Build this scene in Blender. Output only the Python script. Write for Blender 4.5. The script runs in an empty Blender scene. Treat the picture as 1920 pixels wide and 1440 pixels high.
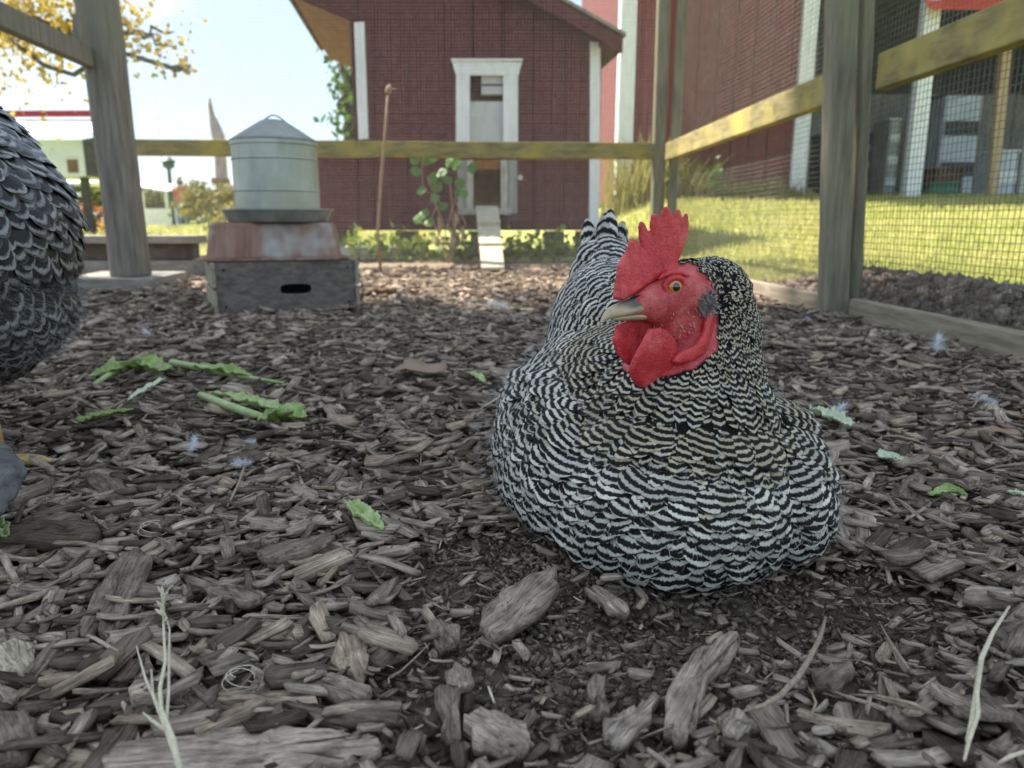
import bpy, bmesh, math, random
import numpy as np
from mathutils import Vector, Matrix, noise as mnoise

random.seed(7)
rng = np.random.default_rng(7)
scene = bpy.context.scene
R = math.radians

# ------------------------------------------------------------------ camera
CAMH = 0.25
FPX = 1400.0                       # focal length in pixels of the 1920 px wide photograph
PITCH = R(12.3)
cam_data = bpy.data.cameras.new("camera")
cam = bpy.data.objects.new("camera", cam_data)
scene.collection.objects.link(cam)
cam.location = (0, 0, CAMH)
cam.rotation_euler = (R(90) - PITCH, 0, 0)
cam_data.sensor_width = 36.0
cam_data.lens = FPX / 1920 * 36
cam_data.clip_start = 0.01
cam_data.clip_end = 2000
cam_data.dof.use_dof = True
cam_data.dof.focus_distance = 0.54
cam_data.dof.aperture_fstop = 10.0
scene.camera = cam

# ------------------------------------------------------------------ sun and sky
SUN = Vector((-0.52, 0.33, 0.788)).normalized()      # towards the sun
world = bpy.data.worlds.new("World")
scene.world = world
world.use_nodes = True
wn, wl = world.node_tree.nodes, world.node_tree.links
wn.clear()
w_out = wn.new("ShaderNodeOutputWorld")
w_bg = wn.new("ShaderNodeBackground")
w_bg.inputs["Strength"].default_value = 0.15
w_sky = wn.new("ShaderNodeTexSky")
w_sky.sky_type = 'NISHITA'
w_sky.sun_disc = False
w_sky.sun_elevation = math.asin(SUN.z)
w_sky.sun_rotation = math.atan2(SUN.x, SUN.y)
w_sky.air_density = 1.0
w_sky.dust_density = 0.8
w_tc = wn.new("ShaderNodeTexCoord")
w_map = wn.new("ShaderNodeMapping")
w_map.inputs["Scale"].default_value = (1.0, 1.0, 2.2)
w_map.inputs["Location"].default_value = (0.30, 0.0, 0.35)
w_nz = wn.new("ShaderNodeTexNoise")
w_nz.inputs["Scale"].default_value = 3.2
w_nz.inputs["Detail"].default_value = 7
w_nz.inputs["Roughness"].default_value = 0.55
w_rmp = wn.new("ShaderNodeMapRange")
w_rmp.inputs["From Min"].default_value = 0.57
w_rmp.inputs["From Max"].default_value = 0.72
w_rmp.inputs["To Max"].default_value = 0.85
w_mix = wn.new("ShaderNodeMix")
w_mix.data_type = 'RGBA'
w_mix.inputs["B"].default_value = (4.2, 4.3, 4.4, 1)
wl.new(w_tc.outputs["Generated"], w_map.inputs["Vector"])
wl.new(w_map.outputs["Vector"], w_nz.inputs["Vector"])
wl.new(w_nz.outputs["Fac"], w_rmp.inputs["Value"])
wl.new(w_rmp.outputs["Result"], w_mix.inputs["Factor"])
w_hz = wn.new("ShaderNodeMix")                          # thin high haze whitens the whole sky evenly
w_hz.data_type = 'RGBA'; w_hz.inputs["Factor"].default_value = 0.80; w_hz.inputs["B"].default_value = (1.8, 2.25, 2.65, 1)
wl.new(w_sky.outputs["Color"], w_hz.inputs["A"]); wl.new(w_hz.outputs["Result"], w_mix.inputs["A"])
wl.new(w_mix.outputs["Result"], w_bg.inputs["Color"])
wl.new(w_bg.outputs["Background"], w_out.inputs["Surface"])

sun_data = bpy.data.lights.new("sun", 'SUN')
sun_data.energy = 5.0
sun_data.angle = R(0.53)
sun_data.color = (1.0, 0.93, 0.82)
sun = bpy.data.objects.new("sun", sun_data)
scene.collection.objects.link(sun)
sun.rotation_euler = SUN.to_track_quat('Z', 'Y').to_euler()

scene.view_settings.view_transform = 'Standard'
scene.view_settings.look = 'None'
scene.view_settings.gamma = 1.0
scene.view_settings.exposure = 1.52
scene.render.engine = 'CYCLES'
scene.cycles.use_denoising = True
scene.cycles.max_bounces = 6
scene.cycles.transparent_max_bounces = 8

# ------------------------------------------------------------------ pixel to place
_c, _s = math.cos(PITCH), math.sin(PITCH)
def ray(px, py):
    xn, yn = (px - 960) / FPX, (py - 720) / FPX
    return Vector((xn, _c - yn * _s, -_s - yn * _c))
def P(px, py, Y):                       # the point seen at a pixel at a given distance Y ahead
    d = ray(px, py)
    return Vector((0, 0, CAMH)) + d * (Y / d.y)
def G(px, py, z=0.0):                   # the point seen at a pixel at height z
    d = ray(px, py)
    return Vector((0, 0, CAMH)) + d * ((z - CAMH) / d.z)
def onplane(px, py, p0, n):
    d = ray(px, py); o = Vector((0, 0, CAMH))
    return o + d * ((Vector(p0) - o).dot(n) / d.dot(n))

# ------------------------------------------------------------------ helpers: objects
def wloc(o):
    v = Vector((0, 0, 0))
    while o is not None:
        v += o.location; o = o.parent
    return v
def tag(o, label=None, cat=None, group=None, kind=None):
    if label: o["label"] = label
    if cat: o["category"] = cat
    if group: o["group"] = group
    if kind: o["kind"] = kind
    return o
def empty(name, loc, label=None, cat=None, group=None):
    o = bpy.data.objects.new(name, None)
    o.empty_display_size = 0.05
    o.location = loc
    scene.collection.objects.link(o)
    return tag(o, label, cat, group)
def mesh_np(name, verts, faces=None, loops=None, starts=None, totals=None, attrs=None, smooth=False):
    me = bpy.data.meshes.new(name)
    verts = np.asarray(verts, dtype=np.float32)
    if faces is not None:
        faces = np.asarray(faces, dtype=np.int32)
        k = faces.shape[1]
        loops = faces.ravel()
        starts = np.arange(0, len(loops), k, dtype=np.int32)
    me.vertices.add(len(verts)); me.vertices.foreach_set("co", verts.ravel())
    me.loops.add(len(loops)); me.loops.foreach_set("vertex_index", np.asarray(loops, dtype=np.int32))
    me.polygons.add(len(starts)); me.polygons.foreach_set("loop_start", np.asarray(starts, dtype=np.int32))
    if smooth:
        me.polygons.foreach_set("use_smooth", np.ones(len(starts), dtype=bool))
    for an, arr in (attrs or {}).items():
        arr = np.asarray(arr, dtype=np.float32)
        if arr.ndim == 1:
            me.attributes.new(an, 'FLOAT', 'POINT').data.foreach_set("value", arr)
        else:
            me.attributes.new(an, 'FLOAT_VECTOR', 'POINT').data.foreach_set("vector", arr.ravel())
    me.update(calc_edges=True)
    return me
def link_mesh(name, me, mat, parent=None, loc=None):
    o = bpy.data.objects.new(name, me)
    if mat is not None:
        me.materials.clear(); me.materials.append(mat)
    if loc is not None: o.location = loc
    if parent is not None: o.parent = parent
    scene.collection.objects.link(o)
    return o

class MB:
    """collects simple solids in world coordinates and links them as one mesh"""
    def __init__(self): self.v, self.f = [], []
    def add(self, vs, fs):
        b = len(self.v)
        self.v += [tuple(x) for x in vs]
        self.f += [tuple(i + b for i in q) for q in fs]
        return self
    def box(self, c, size, rot=None):
        sx, sy, sz = [k / 2 for k in size]
        vs = [Vector((x, y, z)) for x in (-sx, sx) for y in (-sy, sy) for z in (-sz, sz)]
        if rot is not None: vs = [rot @ v for v in vs]
        c = Vector(c)
        return self.add([v + c for v in vs], [(0,1,3,2),(4,6,7,5),(0,4,5,1),(2,3,7,6),(0,2,6,4),(1,5,7,3)])
    def beam(self, a, b, w, h, up=(0, 0, 1)):           # a squared timber from a to b
        a, b = Vector(a), Vector(b); d = (b - a); L = d.length; d.normalize()
        s = d.cross(Vector(up)).normalized(); u = s.cross(d).normalized()
        vs = []
        for p in (a, b):
            for i, j in ((-1,-1),(1,-1),(1,1),(-1,1)):
                vs.append(p + s * (i * w / 2) + u * (j * h / 2))
        return self.add(vs, [(3,2,1,0),(4,5,6,7),(0,1,5,4),(1,2,6,5),(2,3,7,6),(3,0,4,7)])
    def tube(self, pts, radii, n=8, cap=True):
        pts = [Vector(p) for p in pts]
        if not hasattr(radii, '__len__'): radii = [radii] * len(pts)
        b = len(self.v); prev = None
        for i, p in enumerate(pts):
            d = (pts[min(i+1, len(pts)-1)] - pts[max(i-1, 0)])
            d = d.normalized() if d.length > 1e-9 else Vector((0, 0, 1))
            if prev is None:
                s = d.cross(Vector((0.3, 0.2, 0.93)))
                if s.length < 1e-3: s = d.cross(Vector((1, 0, 0)))
            else:
                s = prev - d * prev.dot(d)
            s.normalize(); prev = s; u = d.cross(s)
            for k in range(n):
                t = 2 * math.pi * k / n
                self.v.append(tuple(p + (s * math.cos(t) + u * math.sin(t)) * radii[i]))
        for i in range(len(pts) - 1):
            for k in range(n):
                k2 = (k + 1) % n
                self.f.append((b + i*n + k, b + i*n + k2, b + (i+1)*n + k2, b + (i+1)*n + k))
        if cap:
            self.f.append(tuple(b + k for k in reversed(range(n))))
            self.f.append(tuple(b + (len(pts)-1)*n + k for k in range(n)))
        return self
    def lathe(self, prof, c, n=48):                       # prof: (r, z) pairs
        b = len(self.v); c = Vector(c)
        for r, z in prof:
            for k in range(n):
                t = 2 * math.pi * k / n
                self.v.append((c.x + r*math.cos(t), c.y + r*math.sin(t), c.z + z))
        for i in range(len(prof) - 1):
            for k in range(n):
                k2 = (k + 1) % n
                self.f.append((b+i*n+k, b+i*n+k2, b+(i+1)*n+k2, b+(i+1)*n+k))
        self.f.append(tuple(b + k for k in reversed(range(n))))
        self.f.append(tuple(b + (len(prof)-1)*n + k for k in range(n)))
        return self
    def prism(self, poly, off):                           # poly: 3-D outline, off: thickness vector
        n = len(poly); off = Vector(off)
        vs = [Vector(p) for p in poly] + [Vector(p) + off for p in poly]
        fs = [tuple(range(n)), tuple(reversed(range(n, 2*n)))]
        for k in range(n):
            k2 = (k + 1) % n
            fs.append((k2, k, k + n, k2 + n))
        return self.add(vs, fs)
    def build(self, name, mat, parent=None, smooth=False, bevel=0, label=None, cat=None, group=None, kind=None, origin=None, attrs=None):
        if parent is not None: o0 = wloc(parent)
        elif origin is not None: o0 = Vector(origin)
        else:
            A = np.array(self.v); o0 = Vector((A[:,0].mean(), A[:,1].mean(), A[:,2].min()))
        me = bpy.data.meshes.new(name)
        me.from_pydata([tuple(Vector(v) - o0) for v in self.v], [], self.f)
        bm = bmesh.new(); bm.from_mesh(me); bmesh.ops.recalc_face_normals(bm, faces=bm.faces); bm.to_mesh(me); bm.free()
        if smooth: me.polygons.foreach_set("use_smooth", np.ones(len(me.polygons), dtype=bool))
        o = link_mesh(name, me, mat, parent, None if parent is not None else o0)
        if bevel:
            m = o.modifiers.new("bevel", 'BEVEL'); m.width = bevel; m.segments = 2; m.limit_method = 'ANGLE'
        return tag(o, label, cat, group, kind)

# ------------------------------------------------------------------ helpers: materials
def nodes(name):
    m = bpy.data.materials.new(name); m.use_nodes = True
    nt = m.node_tree
    b = nt.nodes["Principled BSDF"]
    return m, nt, b
def lk(nt, a, b): nt.links.new(a, b)
def noise(nt, vec, scale, detail=4, rough=0.55, sc=(1, 1, 1)):
    mp = nt.nodes.new("ShaderNodeMapping"); mp.inputs["Scale"].default_value = sc
    lk(nt, vec, mp.inputs["Vector"])
    n = nt.nodes.new("ShaderNodeTexNoise")
    n.inputs["Scale"].default_value = scale; n.inputs["Detail"].default_value = detail; n.inputs["Roughness"].default_value = rough
    lk(nt, mp.outputs["Vector"], n.inputs["Vector"])
    return n.outputs["Fac"]
def ramp(nt, fac, stops):
    r = nt.nodes.new("ShaderNodeValToRGB")
    e = r.color_ramp.elements
    while len(e) < len(stops): e.new(0.5)
    for k, (p, c) in enumerate(stops):
        e[k].position = p; e[k].color = (*c, 1) if len(c) == 3 else c
    lk(nt, fac, r.inputs["Fac"])
    return r.outputs["Color"]
def mixc(nt, fac, a, b, mode='MIX'):
    m = nt.nodes.new("ShaderNodeMix"); m.data_type = 'RGBA'; m.blend_type = mode
    for sock, val in ((m.inputs["Factor"], fac), (m.inputs["A"], a), (m.inputs["B"], b)):
        if hasattr(val, "is_output"): lk(nt, val, sock)
        elif isinstance(val, (int, float)): sock.default_value = val
        else: sock.default_value = (*val, 1)
    return m.outputs["Result"]
def math_n(nt, op, a, b=None, c=None, clamp=False):
    m = nt.nodes.new("ShaderNodeMath"); m.operation = op; m.use_clamp = clamp
    for i, v in enumerate((a, b, c)):
        if v is None: continue
        if hasattr(v, "is_output"): lk(nt, v, m.inputs[i])
        else: m.inputs[i].default_value = v
    return m.outputs[0]
def attr(nt, name, vec=False):
    a = nt.nodes.new("ShaderNodeAttribute"); a.attribute_name = name
    return a.outputs["Vector" if vec else "Fac"]
def bump(nt, b, h, strength=0.3, dist=0.01):
    bp = nt.nodes.new("ShaderNodeBump"); bp.inputs["Strength"].default_value = strength; bp.inputs["Distance"].default_value = dist
    lk(nt, h, bp.inputs["Height"]); lk(nt, bp.outputs["Normal"], b.inputs["Normal"])
def objco(nt):
    return nt.nodes.new("ShaderNodeTexCoord").outputs["Object"]
def pmat(name, stops, sc=(1, 1, 1), scale=10, rough=0.8, bmp=0.3, bdist=0.004, big=None, metal=0.0, spec=0.3, detail=5):
    """two-scale mottled material: colour ramp over stretched noise, optional larger blotches"""
    m, nt, b = nodes(name)
    co = objco(nt)
    f = noise(nt, co, scale, detail, 0.6, sc)
    col = ramp(nt, f, stops)
    if big:
        f2 = noise(nt, co, big[0], 3, 0.6)
        lo, hi = big[2] if len(big) > 2 else (0.48, 0.62)
        k = ramp(nt, f2, [(lo, (0, 0, 0)), (hi, (1, 1, 1))])
        col = mixc(nt, k, col, big[1])
    lk(nt, col, b.inputs["Base Color"])
    b.inputs["Roughness"].default_value = rough
    b.inputs["Metallic"].default_value = metal
    b.inputs["Specular IOR Level"].default_value = spec
    if bmp: bump(nt, b, f, bmp, bdist)
    return m

M = {}
M['post'] = pmat("weathered_post_wood", [(0.3, (0.115, 0.10, 0.080)), (0.7, (0.27, 0.24, 0.195))], (9, 9, 0.7), 9, bmp=0.5, big=(2.5, (0.185, 0.175, 0.13)))
M['post_y'] = pmat("mossy_post_wood", [(0.3, (0.13, 0.12, 0.085)), (0.7, (0.29, 0.265, 0.19))], (9, 9, 0.7), 9, bmp=0.5, big=(3, (0.22, 0.21, 0.13)))
M['rail'] = pmat("mossy_rail_wood", [(0.3, (0.14, 0.12, 0.055)), (0.7, (0.30, 0.26, 0.12))], (2, 9, 9), 6, bmp=0.5, big=(5.5, (0.34, 0.275, 0.075), (0.47, 0.66)))
M['rail_r'] = pmat("lichen_rail_wood", [(0.3, (0.16, 0.13, 0.055)), (0.7, (0.34, 0.29, 0.13))], (9, 2, 9), 6, bmp=0.5, big=(5.5, (0.42, 0.34, 0.10), (0.46, 0.66)))
M['board'] = pmat("weathered_board", [(0.3, (0.16, 0.13, 0.095)), (0.7, (0.36, 0.30, 0.22))], (9, 1, 9), 8, bmp=0.5)
M['slab'] = pmat("grey_slab_wood", [(0.3, (0.16, 0.14, 0.115)), (0.7, (0.34, 0.31, 0.265))], (2, 9, 9), 7, bmp=0.4)
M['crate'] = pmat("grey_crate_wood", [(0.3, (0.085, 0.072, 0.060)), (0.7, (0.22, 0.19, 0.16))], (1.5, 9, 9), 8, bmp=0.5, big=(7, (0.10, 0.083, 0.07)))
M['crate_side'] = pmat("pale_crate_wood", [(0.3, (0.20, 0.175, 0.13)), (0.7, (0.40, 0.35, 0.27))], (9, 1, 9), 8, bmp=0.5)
M['black'] = pmat("dark_hollow", [(0.3, (0.008, 0.007, 0.006)), (0.7, (0.015, 0.013, 0.012))], scale=20, bmp=0)
M['galv'] = pmat("galvanised_steel", [(0.35, (0.30, 0.32, 0.28)), (0.65, (0.46, 0.48, 0.42))], (1, 1, 0.5), 14, rough=0.5, bmp=0.05, big=(6, (0.38, 0.38, 0.30)), metal=0.35, spec=0.5)
M['galv_d'] = pmat("dull_galvanised_steel", [(0.35, (0.19, 0.19, 0.175)), (0.65, (0.29, 0.29, 0.265))], (1, 1, 1), 14, rough=0.5, bmp=0.05, metal=0.35, spec=0.5)
M['rusty'] = pmat("rusty_enamel", [(0.3, (0.17, 0.075, 0.045)), (0.7, (0.30, 0.19, 0.14))], (7, 7, 0.8), 7, rough=0.6, bmp=0.3, big=(5, (0.40, 0.39, 0.36), (0.56, 0.70)))
M['wire'] = pmat("galvanised_wire", [(0.3, (0.24, 0.23, 0.22)), (0.7, (0.38, 0.37, 0.35))], scale=30, rough=0.55, bmp=0, metal=0.3)
M['wire_d'] = pmat("dark_wire", [(0.3, (0.09, 0.083, 0.07)), (0.7, (0.18, 0.165, 0.14))], scale=30, rough=0.6, bmp=0, metal=0.2)
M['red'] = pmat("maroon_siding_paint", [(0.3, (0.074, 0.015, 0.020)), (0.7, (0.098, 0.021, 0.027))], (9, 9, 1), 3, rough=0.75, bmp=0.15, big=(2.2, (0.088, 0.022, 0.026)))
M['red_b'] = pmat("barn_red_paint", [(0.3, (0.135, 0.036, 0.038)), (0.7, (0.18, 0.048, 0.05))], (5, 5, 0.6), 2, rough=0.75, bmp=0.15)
M['white'] = pmat("white_trim_paint", [(0.3, (0.62, 0.64, 0.66)), (0.7, (0.80, 0.81, 0.82))], (4, 4, 1), 6, rough=0.6, bmp=0.1)
M['soffit'] = pmat("stained_soffit_plywood", [(0.3, (0.14, 0.055, 0.040)), (0.7, (0.20, 0.085, 0.06))], (3, 1, 3), 5, rough=0.8, bmp=0.1)
M['shingle'] = pmat("grey_roof_shingle", [(0.3, (0.16, 0.15, 0.13)), (0.7, (0.30, 0.28, 0.24))], scale=30, rough=0.9, bmp=0.4)
M['greyp'] = pmat("grey_door_panel", [(0.3, (0.42, 0.43, 0.43)), (0.7, (0.55, 0.56, 0.56))], (3, 3, 1), 6, rough=0.6, bmp=0.1)
M['brown_in'] = pmat("brown_plywood_inside", [(0.3, (0.17, 0.065, 0.018)), (0.7, (0.26, 0.11, 0.03))], (3, 3, 1), 5, rough=0.8, bmp=0.1)
M['ramp'] = pmat("sun_bleached_ramp_wood", [(0.3, (0.42, 0.37, 0.26)), (0.7, (0.66, 0.60, 0.45))], (9, 1, 1), 8, rough=0.85, bmp=0.4)
M['oldframe'] = pmat("weathered_white_frame", [(0.3, (0.28, 0.26, 0.22)), (0.7, (0.55, 0.53, 0.48))], (6, 6, 1), 9, rough=0.8, bmp=0.4)
M['stem'] = pmat("dry_stem", [(0.3, (0.24, 0.17, 0.11)), (0.7, (0.40, 0.30, 0.21))], (5, 5, 1), 20, rough=0.8, bmp=0.2)
M['straw'] = pmat("pale_straw", [(0.3, (0.46, 0.39, 0.26)), (0.7, (0.72, 0.64, 0.48))], (20, 20, 3), 30, rough=0.6, bmp=0.2, bdist=0.0005)
M['twig'] = pmat("brown_twig", [(0.3, (0.16, 0.115, 0.08)), (0.7, (0.40, 0.31, 0.23))], (20, 20, 8), 25, rough=0.7, bmp=0.3, bdist=0.0008)
M['greyboard'] = pmat("grey_barn_boards", [(0.3, (0.20, 0.20, 0.19)), (0.7, (0.36, 0.36, 0.35))], (6, 6, 0.6), 4, bmp=0.3)
M['tanpost'] = pmat("tan_wood", [(0.3, (0.40, 0.29, 0.17)), (0.7, (0.60, 0.45, 0.28))], (6, 6, 0.6), 5, bmp=0.3)
M['green'] = pmat("green_plastic", [(0.3, (0.03, 0.11, 0.075)), (0.7, (0.05, 0.16, 0.11))], scale=6, rough=0.5, bmp=0)
M['bluegrey'] = pmat("pale_blue_plastic", [(0.3, (0.42, 0.48, 0.56)), (0.7, (0.56, 0.62, 0.70))], scale=6, rough=0.5, bmp=0)
M['brownbox'] = pmat("brown_box_wood", [(0.3, (0.13, 0.085, 0.06)), (0.7, (0.24, 0.16, 0.11))], (1, 6, 6), 6, bmp=0.2)
M['hutwall'] = pmat("pale_blue_wall_paint", [(0.3, (0.55, 0.63, 0.74)), (0.7, (0.66, 0.73, 0.82))], scale=4, rough=0.7, bmp=0)
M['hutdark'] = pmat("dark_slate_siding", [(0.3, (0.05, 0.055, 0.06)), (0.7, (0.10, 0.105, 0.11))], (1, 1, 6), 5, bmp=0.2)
M['redtrim'] = pmat("red_beam_paint", [(0.3, (0.30, 0.03, 0.045)), (0.7, (0.38, 0.05, 0.06))], scale=5, rough=0.6, bmp=0)
M['metalroof'] = pmat("pale_metal_roof", [(0.3, (0.55, 0.60, 0.62)), (0.7, (0.68, 0.72, 0.74))], scale=4, rough=0.5, bmp=0)
M['orange_awn'] = pmat("bright_red_awning", [(0.3, (0.50, 0.06, 0.035)), (0.7, (0.62, 0.09, 0.05))], scale=3, rough=0.6, bmp=0)
M['lampgreen'] = pmat("dark_green_lamp_paint", [(0.3, (0.02, 0.055, 0.04)), (0.7, (0.03, 0.08, 0.055))], scale=6, rough=0.5, bmp=0)
M['bark_tree'] = pmat("tree_bark", [(0.3, (0.06, 0.05, 0.04)), (0.7, (0.17, 0.145, 0.115))], (6, 6, 1), 5, bmp=0.8, bdist=0.03)
M['pavers'] = pmat("grey_paver_stone", [(0.3, (0.26, 0.27, 0.28)), (0.7, (0.42, 0.43, 0.44))], scale=8, bmp=0.3)

def leaf_mat(name, c1, c2, trans=0.35, rough=0.5):
    """leaf with per-leaf colour from the rnd attribute and light passing through"""
    m, nt, b = nodes(name)
    col = ramp(nt, attr(nt, "rnd"), [(0.0, c1), (1.0, c2)])
    n = noise(nt, objco(nt), 60, 3)
    col = mixc(nt, 0.35, col, mixc(nt, n, c1, c2))
    lk(nt, col, b.inputs["Base Color"]); b.inputs["Roughness"].default_value = rough
    b.inputs["Specular IOR Level"].default_value = 0.25
    t = nt.nodes.new("ShaderNodeBsdfTranslucent"); lk(nt, col, t.inputs["Color"])
    mx = nt.nodes.new("ShaderNodeMixShader"); mx.inputs["Fac"].default_value = trans
    lk(nt, b.outputs["BSDF"], mx.inputs[1]); lk(nt, t.outputs["BSDF"], mx.inputs[2])
    lk(nt, mx.outputs["Shader"], nt.nodes["Material Output"].inputs["Surface"])
    return m
M['leaf_autumn'] = leaf_mat("autumn_leaf", (0.42, 0.36, 0.09), (0.52, 0.34, 0.07), 0.5)
M['leaf_green'] = leaf_mat("green_leaf", (0.06, 0.14, 0.03), (0.14, 0.23, 0.05))
M['leaf_vine'] = leaf_mat("vine_leaf", (0.06, 0.17, 0.035), (0.16, 0.30, 0.07))
M['leaf_ground'] = leaf_mat("ground_plant_leaf", (0.05, 0.13, 0.03), (0.28, 0.33, 0.05))
M['leaf_dry'] = leaf_mat("dry_leaf", (0.30, 0.19, 0.12), (0.46, 0.33, 0.23), 0.2)
M['grass'] = leaf_mat("lawn_grass", (0.28, 0.36, 0.07), (0.58, 0.54, 0.19), 0.5)
def patchy_grass():
    m = M['grass']; nt = m.node_tree; b = nt.nodes["Principled BSDF"]; src = b.inputs["Base Color"].links[0].from_socket
    k = ramp(nt, noise(nt, objco(nt), 1.3, 6, 0.7), [(0.40, (0, 0, 0)), (0.62, (1, 1, 1))])
    col = mixc(nt, math_n(nt, 'MULTIPLY', k, 0.75), src, (0.66, 0.57, 0.28))
    for n_ in nt.nodes:
        if n_.type == 'BSDF_TRANSLUCENT': lk(nt, col, n_.inputs["Color"])
    lk(nt, col, b.inputs["Base Color"])
patchy_grass()
M['weed'] = leaf_mat("dry_weed", (0.24, 0.23, 0.06), (0.40, 0.35, 0.13), 0.4)
M['flower'] = leaf_mat("red_flower", (0.42, 0.10, 0.06), (0.40, 0.22, 0.08), 0.3)
M['bush'] = leaf_mat("bush_leaf", (0.14, 0.18, 0.04), (0.36, 0.27, 0.07), 0.3)
M['treeline'] = leaf_mat("far_tree_leaf", (0.08, 0.13, 0.05), (0.22, 0.20, 0.07), 0.3)

# ------------------------------------------------------------------ terrain
def vnoise(x, y, s, seed=0):
    return mnoise.noise(Vector((x * s + seed * 17.3, y * s - seed * 9.1, seed * 3.7)))
FX0, FY0, FSL = 0.848, 1.92, -0.046             # right fence line: X = FX0 + FSL * (Y - FY0)
YB = 3.88                                       # back fence
def fence_x(y): return FX0 + FSL * (y - FY0)
def sstep(a, b, x):
    t = np.clip((np.asarray(x, float) - a) / (b - a), 0, 1); return t * t * (3 - 2 * t)
def terrain(x, y):
    x = np.asarray(x, float); y = np.asarray(y, float)
    rise = sstep(0.6, 1.9, x) * np.clip(y - 2.9, 0, 9.0) * 0.073
    bank = np.exp(-((x - (FX0 + 0.30)) / 0.16) ** 2) * 0.075 * sstep(3.0, 2.4, y) * sstep(0.2, 0.8, y)
    lift = sstep(0.93, 1.25, x) * 0.02
    mound = 0.002 * np.exp(-(((x - 0.12) / 0.30) ** 2 + ((y - 0.62) / 0.26) ** 2))
    rough = 0.004 * np.sin(x * 9.1 + 1.3 * np.sin(y * 7.3)) * np.sin(y * 8.3 + 1.1 * np.sin(x * 6.1)) * sstep(6.0, 4.0, y)
    dip = -0.014 * np.exp(-(((x - 0.14) / 0.10) ** 2 + ((y - 0.425) / 0.035) ** 2))
    return rise + bank + lift + mound + rough + dip

def graded(a, b, fine, far_lo, far_hi):
    core = list(np.arange(a, b + 1e-6, fine)); st = fine
    hi = [core[-1]]
    while hi[-1] < far_hi: st *= 1.22; hi.append(hi[-1] + st)
    st = fine; lo = [core[0]]
    while lo[-1] > far_lo: st *= 1.22; lo.append(lo[-1] - st)
    return np.array(lo[:0:-1] + core + hi[1:])
gx = graded(-1.0, 1.6, 0.02, -600, 600); gy = graded(0.2, 3.4, 0.02, -300, 1200)
GX, GY = np.meshgrid(gx, gy)
GZ = terrain(GX, GY)
fine_n = np.array([mnoise.noise(Vector((x * 38, y * 38, 0.3))) + 0.5 * mnoise.noise(Vector((x * 90, y * 90, 4.3))) if (-1.2 < x < 1.8 and 0.2 < y < 3.5) else 0.0 for x, y in zip(GX.ravel(), GY.ravel())]).reshape(GX.shape)
GZ = GZ + fine_n * 0.0042
nx, ny = len(gx), len(gy)
idx = np.arange(nx * ny).reshape(ny, nx)
gf = np.stack([idx[:-1, :-1].ravel(), idx[:-1, 1:].ravel(), idx[1:, 1:].ravel(), idx[1:, :-1].ravel()], 1)
lawn = np.maximum(sstep(fence_x(GY) + 0.42, fence_x(GY) + 0.62, GX + 0.06 * fine_n), sstep(YB + 1.0, YB + 1.35, GY))
lawn = np.maximum(lawn, sstep(-2.6, -3.1, GX) * sstep(3.3, 3.8, GY))
lawn = np.maximum(lawn, sstep(2.75, 3.1, GY) * sstep(fence_x(GY) + 0.12, fence_x(GY) + 0.3, GX))
sunlit_m = sstep(2.6, 3.0, GY) * (1 - lawn)  # sunlit band of the mulch, put into the ground colour
gm, gnt, gb = nodes("ground_soil_and_lawn")
gco = objco(gnt)
soil = ramp(gnt, noise(gnt, gco, 60, 8, 0.7), [(0.3, (0.075, 0.056, 0.043)), (0.55, (0.165, 0.128, 0.100)), (0.75, (0.27, 0.215, 0.17))])
sunlitc = ramp(gnt, noise(gnt, gco, 45, 6, 0.7), [(0.3, (0.12, 0.09, 0.06)), (0.7, (0.36, 0.28, 0.19))])  # lighter tan standing in for sun on the mulch
grassc = ramp(gnt, noise(gnt, gco, 1.6, 8, 0.7), [(0.3, (0.20, 0.27, 0.05)), (0.55, (0.36, 0.37, 0.11)), (0.8, (0.50, 0.44, 0.2))])
gcol = mixc(gnt, attr(gnt, "straw"), soil, sunlitc)  # the straw attribute carries the painted sunlit band
gcol = mixc(gnt, attr(gnt, "lawn"), gcol, grassc)
lk(gnt, gcol, gb.inputs["Base Color"]); gb.inputs["Roughness"].default_value = 0.95; gb.inputs["Specular IOR Level"].default_value = 0.15
bump(gnt, gb, noise(gnt, gco, 160, 8, 0.75), 0.7, 0.004)
gme = mesh_np("ground", np.stack([GX.ravel(), GY.ravel(), GZ.ravel()], 1), gf, attrs={"lawn": lawn.ravel(), "straw": sunlit_m.ravel()}, smooth=True)
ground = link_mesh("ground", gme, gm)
tag(ground, "dark mulched soil of the hen run giving way to sunny lawn", None, None, "structure")

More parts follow.
